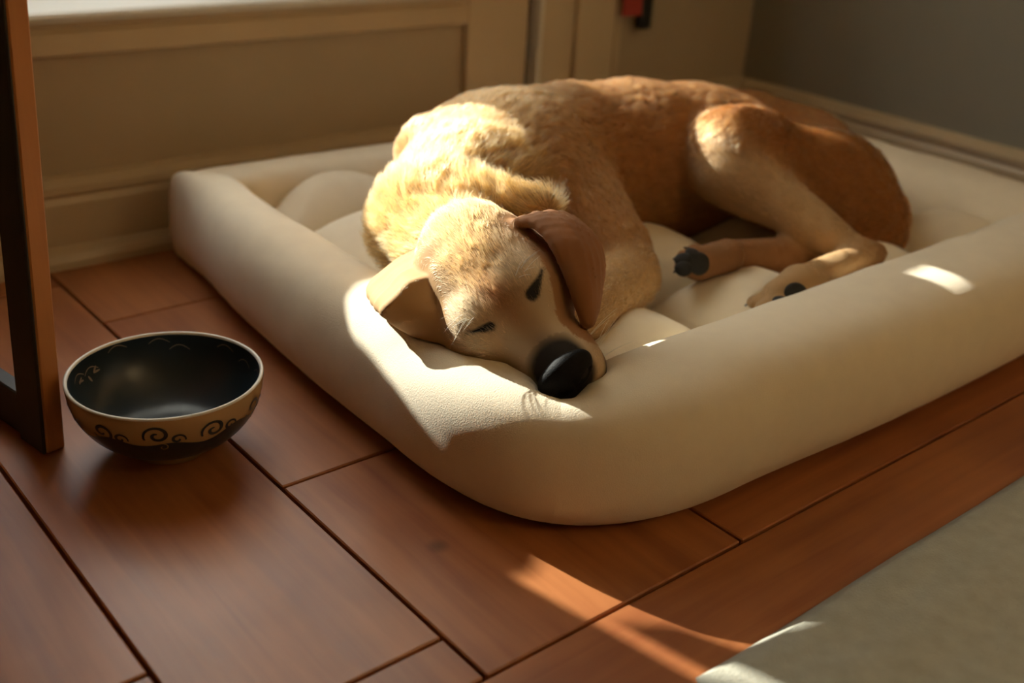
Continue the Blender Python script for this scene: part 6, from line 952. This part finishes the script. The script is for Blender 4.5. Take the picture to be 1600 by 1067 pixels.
# ------------------------------------------------------------------ the dog bed
BX0, BX1, BY0, BY1 = .455, 1.600, .465, 1.320
OC = [(.466, .480), (1.600, .484), (1.580, 1.315), (.545, 1.320)]      # outer plan corners
bed = empty('dog_bed', ((BX0+BX1)/2, (BY0+BY1)/2, 0), 'large beige cotton dog bed with plump bolster walls under the sleeping dog', 'dog bed')
BW = .185                                              # bolster width
def outline():
    """outer plan points of the ring, anticlockwise from the front left corner; rounded corners, gently bulging sides"""
    rad = {0: .28, 1: .12, 2: .06, 3: .015}            # front left, front right, back right, back left
    c = OC; pts = []; par = []
    for i in range(4):
        p0, p1 = np.array(c[i]), np.array(c[(i+1) % 4]); d = (p1-p0); L = np.linalg.norm(d); d /= L; n = np.array([d[1], -d[0]])
        r0, r1 = rad[i], rad[(i+1) % 4]
        m = 64
        for q in range(m):
            t = q/m; s = r0+(L-r0-r1)*t
            bul = .014*math.sin(math.pi*t)-.006
            pts.append(p0+d*s+n*bul); par.append((i, t))
        # rounded corner: a smooth curve from this side into the next
        pn = np.array(c[(i+1) % 4]); dn = np.array(c[(i+2) % 4])-pn; dn /= np.linalg.norm(dn); nn = np.array([dn[1], -dn[0]])
        for q in range(24):
            w = q/24; b = (1-w)**2*(pn-d*r1)+2*w*(1-w)*pn+w*w*(pn+dn*r1)
            pts.append(b-.006*((1-w)*n+w*nn)); par.append((i, 1+q/24))
    return np.array(pts), par
OUT, PAR = outline(); NS = len(OUT)
IN = np.empty_like(OUT); HT = np.empty(NS); EXPO = np.empty(NS)
ic = [(.605, .628), (1.430, .640), (1.420, 1.155), (.612, 1.240)]
side_h = [.138, .128, .122, .131]                      # front, right, back, left
corner_h = [.122, .105, .100, .099]
for s, (i, t) in enumerate(PAR):
    p0, p1 = np.array(ic[i]), np.array(ic[(i+1) % 4])
    tt = min(t, 1.0); 
    IN[s] = p0+(p1-p0)*tt
    # height along the side, dipping sharply to the mitre seam at each corner
    c0, c1 = corner_h[i], corner_h[(i+1) % 4]; hs = side_h[i]
    if t <= 1:
        u = .08+.84*t
        h = hs
    else:
        u = .92+.08*(t-1)*2 if t < 1.5 else .08*(t-1.5)*2
        h = hs if t < 1.5 else side_h[(i+1) % 4]
        if t >= 1.5: c0 = corner_h[(i+1) % 4]; i = (i+1) % 4
    e0 = min(1, (u/.16)); e1 = min(1, ((1-u)/.16))
    sm = lambda q: 1-(1-q)**2.2
    HT[s] = min(c0+(h-c0)*sm(e0), c1+(h-c1)*sm(e1)) if t <= 1 else ((c1+(h-c1)*sm(e1)) if u > .5 else (c0+(h-c0)*sm(e0)))
def fabric_noise(p, a=.0025): return a*mnoise.noise(Vector((p[0]*9, p[1]*9, p[2]*9)))+.0008*mnoise.noise(Vector(p)*38)
def bolster_piece(idx):
    NP = 44; v = []; f = []
    for s in idx:
        o, n = OUT[s % NS], IN[s % NS]; mid = (o+n)/2; ax = (o-n)/2; h = HT[s % NS]
        seam = abs(PAR[s % NS][1]-1.5) if PAR[s % NS][1] > 1 else 9
        tipd = math.exp(-(np.linalg.norm(o-np.array(OC[3]))/.055)**2)       # the pointed back left corner
        for k in range(NP):
            a = 2*math.pi*k/NP; c, sn = math.cos(a), math.sin(a); ex = 2/(2.55+2.6*tipd)
            x = math.copysign(abs(c)**ex, c); z = math.copysign(abs(sn)**ex, sn)
            lift = 1.0
            if x < 0: lift = 1.0
            q = np.array([mid[0]+ax[0]*x, mid[1]+ax[1]*x, h/2+h/2*z])
            q[2] = max(q[2], .002+0*q[2])
            wr = fabric_noise(q)
            if seam < .5 and z > 0: wr -= (.004*(1-seam/.5)**2+.034*math.exp(-(seam/.09)**2))*min(1, max(0, .25+.7*tipd-x)*1.4)
            q[:2] += (ax/np.linalg.norm(ax))*wr*x; q[2] += wr*max(z, 0)
            v.append(q)
    m = len(idx)
    for j in range(m-1):
        for k in range(NP): f.append((j*NP+k, (j+1)*NP+k, (j+1)*NP+(k+1) % NP, j*NP+(k+1) % NP))
    return np.array(v), f
def yield_to_dog(v, gap=.0015, most=1.0):
    """soft parts give way where the dog lies on them"""
    v = v.copy(); v0 = v.copy()
    for _ in range(14):
        d = FD.at(v); m = d < gap
        if not m.any(): break
        g = FD.grad(v[m]); g[:, 2] = np.minimum(g[:, 2], 0); g[:, 2] -= .15; g /= np.linalg.norm(g, axis=1, keepdims=True)
        v[m] += g*np.minimum((gap-d[m])[:, None]*.6+.0004, .006)
        v[:, 2] = np.maximum(v[:, 2], .002)
        dv = v-v0; L = np.linalg.norm(dv, axis=1, keepdims=True); v = v0+dv*np.minimum(1, most/np.maximum(L, 1e-9))
    return v
per = NS//4
for i in range(4):
    st = i*per-12                                      # from mitre to mitre
    v, f = bolster_piece(list(range(st, st+per+1)))
    if i in (0, 3): v = yield_to_dog(v, .0015, .007)
    o = mesh('bolster', v, f, M_fabric, bed)
# quilted cushion in the middle
def cushion():
    x0, x1, y0, y1 = .575, BX1-BW+.05, BY0+BW-.05, 1.265; n, m = 170, 130; v = []; f = []
    cx = [.425, .640, .86, 1.06, 1.27, 1.47, 1.7]; cy = [.42, .60, .775, .97, 1.165, 1.32]
    def cell(q, c):
        for a, b in zip(c[:-1], c[1:]):
            if q <= b: return (q-a)/(b-a)
        return .5
    for j in range(m+1):
        for i in range(n+1):
            x = x0+(x1-x0)*i/n; y = y0+(y1-y0)*j/m
            a, b = cell(x, cx), cell(y, cy)
            s = (max(math.sin(math.pi*a), 0)*max(math.sin(math.pi*b), 0))
            s2 = min(max(math.sin(math.pi*a), 0), max(math.sin(math.pi*b), 0))
            z = .038+.072*(.5*s**.5+.5*s2**.55)
            v.append((x, y, z+fabric_noise((x, y, z), .003)))
    k = (n+1)*(m+1); v = np.array(v); v = yield_to_dog(v, .001)
    for j in range(m):
        for i in range(n): q = j*(n+1)+i; f.append((q, q+1, q+n+2, q+n+1))
    # underside
    b = len(v); vb = np.array([(x0, y0, .004), (x1, y0, .004), (x1, y1, .004), (x0, y1, .004)])
    v = np.concatenate([v, vb]); f.append((b+3, b+2, b+1, b))
    e = [list(range(0, n+1)), [n+(n+1)*j for j in range(m+1)], [(n+1)*m+n-i for i in range(n+1)], [(n+1)*(m-j) for j in range(m+1)]]
    for q, row in enumerate(e): f.append(tuple([b+q]+[b+(q+1) % 4]+row[::-1]))
    return mesh('cushion', v, f, M_fabric, bed)
cushion()

# ------------------------------------------------------------------ the bowl
BC = (.3516, .8756); BR, BH = .0872, .0775
bowl = empty('bowl', (BC[0], BC[1], 0), 'cream and dark blue patterned ceramic bowl on the wooden floor left of the dog bed', 'bowl')
def prof_out(t):      # t 0 (foot) .. 1 (rim) -> radius, height
    z = .012+(BH-.012)*t; r = .036+(BR-.036)*(1-(1-t)**2.1)**.62
    return r, z
def lathe(name, prof, m, n=96, z0=0):
    v = []; f = []
    for r, z in prof:
        for i in range(n): a = 2*math.pi*i/n; v.append((BC[0]+r*math.cos(a), BC[1]+r*math.sin(a), z))
    for j in range(len(prof)-1):
        for i in range(n): f.append((j*n+i, j*n+(i+1) % n, (j+1)*n+(i+1) % n, (j+1)*n+i))
    return mesh(name, v, f, m, bowl)
T = [i/28 for i in range(29)]
op = [prof_out(t) for t in T]
lathe('foot_ring', [(.024, .004), (.027, .0005), (.030, .0002), (.0345, .001), (.0365, .0125), (.026, .0125), (.024, .004)], M_bowl)
lathe('body', [(.001, .0122)]+op, M_bowl)
lathe('rim', [(BR-.0002, BH-.0012), (BR+.0004, BH-.0004), (BR+.0002, BH+.0006), (BR-.0008, BH+.0013), (BR-.0022, BH+.0012), (BR-.0032, BH+.0002), (BR-.0034, BH-.0010)], M_rim)
ip = [(max(r-.0032, .001), z+.0032*(1-t)) for t, (r, z) in zip(T, op)][::-1]
ip[0] = (BR-.0027, BH+.0006)
lathe('inner_glaze', ip+[(.001, .0152)], M_navy)
def on_out(a, t, off=.0004):
    r, z = prof_out(t); r1, z1 = prof_out(min(t+.01, 1)); n = np.array([z1-z, -(r1-r)]); n /= max(np.linalg.norm(n), 1e-9)
    r += n[0]*off; z += n[1]*off
    return (BC[0]+r*math.cos(a), BC[1]+r*math.sin(a), z)
def on_in(a, t, off=.0005):
    r, z = prof_out(t); r = r-.0032-off; z = z+.0032*(1-t)+off*.5
    return (BC[0]+r*math.cos(a), BC[1]+r*math.sin(a), z)
# painted lower band with a wavy upper edge
n = 180; rows = 12; v = []; f = []
for j in range(rows+1):
    for i in range(n):
        a = 2*math.pi*i/n; top = .60+.045*math.sin(a*9)+.03*math.sin(a*5+1); v.append(on_out(a, .015+(top-.015)*j/rows))
for j in range(rows):
    for i in range(n): f.append((j*n+i, j*n+(i+1) % n, (j+1)*n+(i+1) % n, (j+1)*n+i))
mesh('painted_band', v, f, M_navy, bowl)
def ribbon(pts, w, fn, m, name):
    """flat painted stroke following (angle, t) points on the bowl"""
    v = []; f = []; pts = np.array(pts); n = len(pts)
    for i in range(n):
        d = pts[min(i+1, n-1)]-pts[max(i-1, 0)]; d = d*np.array([BR, BH]); d /= max(np.linalg.norm(d), 1e-9); nr = np.array([-d[1]/BR, d[0]/BH])
        ww = w*(.35+.65*math.sin(math.pi*min(max(i/(n-1), .04), .96))**.6)
        for s in (-1, 1): q = pts[i]+nr*ww*s; v.append(fn(q[0], min(max(q[1], .01), .985)))
    for i in range(n-1): f.append((2*i, 2*i+1, 2*i+3, 2*i+2))
    return mesh(name, v, f, m, bowl)
def spiral(a0, t0, R, turns, start, cw=1):
    p = []
    for i in range(34):
        u = i/33; r = R*(1-.85*u); th = start+cw*turns*2*math.pi*u
        p.append((a0+r*math.cos(th)/BR, t0+r*math.sin(th)/BH))
    return p
for q in range(11):
    a = 2*math.pi*q/11+.2
    ribbon(spiral(a, .74+.03*math.sin(q*2.1), .0120, 1.35, math.pi*1.15, -1 if q % 3 else 1), .0017, lambda a, t: on_out(a, t, .0007), M_navy, 'painted_swirl')
    ribbon(spiral(a+.20, .68, .0070, 1.1, -.3, 1), .0014, lambda a, t: on_out(a, t, .0007), M_navy, 'painted_swirl')
    if q % 2: ribbon(spiral(a+.05, .56, .0056, 1.0, 2.0, -1), .0006, lambda a, t: on_out(a, t, .0010), M_bowl, 'painted_swirl')
for q in range(16):
    a = 2*math.pi*q/16+rng.uniform(-.1, .1); t0 = rng.uniform(.72, .88)
    ribbon([(a+.24*u, t0+.10*math.sin(u*2.6)-.05*u) for u in np.linspace(0, 1, 14)], .0007, on_in, M_brush, 'painted_stroke')
for q in range(5): ribbon([(2.0+.10*q+.02*u*math.cos(q*2.2)*5, .70+.10*u*math.sin(q*2.2)) for u in np.linspace(0, 1, 10)], .0013, on_in, M_brush, 'painted_stroke')

# ------------------------------------------------------------------ table at the left edge: post and floor rail in view, top out of frame
tb = empty('wooden_table', (.10, 1.0, 0), 'wooden table leg, shade coloured into its left side, standing at the left edge beside the bowl', 'table')
def post(x, y, w, d, z1, lean):
    bm = bmesh.new(); box_bm(bm, -w/2, w/2, -d/2, d/2, 0, z1, .0015, 1)
    for v_ in bm.verts: v_.co.x += lean[0]*v_.co.z; v_.co.y += lean[1]*v_.co.z
    R = Matrix.Rotation(math.radians(-17), 4, 'Z'); bmesh.ops.transform(bm, matrix=Matrix.Translation((x, y, 0))@R, verts=bm.verts)
    return from_bm('leg', bm, M_leg, tb)
def sled(x0, x1, y0, y1, z0, z1, lean, nm, m=M_leg):
    bm = bmesh.new(); box_bm(bm, x0, x1, y0, y1, z0, z1, .0015, 1)
    for v_ in bm.verts: v_.co.x += lean*v_.co.z
    bmesh.ops.transform(bm, matrix=Matrix.Translation((.2535, .924, 0))@Matrix.Rotation(math.radians(10.5), 4, 'Z'), verts=bm.verts)
    return from_bm(nm, bm, m, tb)
sled(0, .0180, 0, .042, 0, .56, .045, 'leg')
sled(.001, .017, .042, .40, 0, .046, 0, 'floor_rail', M_leg_shade)  # rail's shade put into its dark colour
sled(-.0035, 0, 0, .042, 0, .56, .045, 'side_shade', M_leg_shade)  # added strip, painted dark for the shade on the left face
sled(0, .018, .400, .415, 0, .56, .045, 'leg')
box('table_top', -.62, .265, .85, 1.34, .56, .585, M_leg, tb, bev=.003)
sled(-.83, -.808, .14, .18, 0, .56, 0, 'leg')
sled(-.83, -.808, .52, .555, 0, .56, 0, 'leg')


# ------------------------------------------------------------------ rug in the near right corner
def rug():
    x0, x1, y1, y0 = .520, 1.70, .366, -.75; th = .016; nx, ny = 90, 80; v = []; f = []
    def top(i, j): 
        x = x0+(x1-x0)*i/nx; y = y1+(y0-y1)*j/ny
        e = min(i/nx*(x1-x0), (y1-y), (x1-x)+.0, .03)/.03
        z = .004+th*(1-(1-max(min(e, 1), 0))**2)**.5
        z += .0025*mnoise.noise(Vector((x*6, y*14, 1)))*e+.004*e*math.exp(-((y1-y-.055-.02*math.sin(x*3))/.018)**2)
        return (x+.004*mnoise.noise(Vector((y*8, 3, 0))), y+.004*mnoise.noise(Vector((x*7, 0, 0))), z)
    for j in range(ny+1):
        for i in range(nx+1): v.append(top(i, j))
    for j in range(ny):
        for i in range(nx): q = j*(nx+1)+i; f.append((q, q+nx+1, q+nx+2, q+1))
    b = len(v); v += [(x0, y1, .001), (x1, y1, .001), (x1, y0, .001), (x0, y0, .001)]
    W1 = nx+1
    e = [list(range(0, W1)), [nx+W1*j for j in range(ny+1)], [W1*ny+nx-i for i in range(W1)], [W1*(ny-j) for j in range(ny+1)]]
    for q, row in enumerate(e): f.append(tuple([b+(q+1) % 4, b+q]+row))
    f.append((b, b+1, b+2, b+3))
    o = mesh('rug', v, f, M_rug); return tag(o, 'thick cream woven rug lying on the floor in the near right corner', 'rug')
rug()
# ------------------------------------------------------------------ strap hanging on the window wall
st = empty('dog_leash', (1.445, WY-.02, .23), 'red and black leash hanging on the wall above the dog', 'leash')
box('handle', 1.436, 1.462, WY-.03, WY-.012, .228, .60, M_black, st, bev=.004)
box('webbing', 1.380, 1.424, WY-.040, WY-.034, .255, .60, M_red, st, bev=.002)
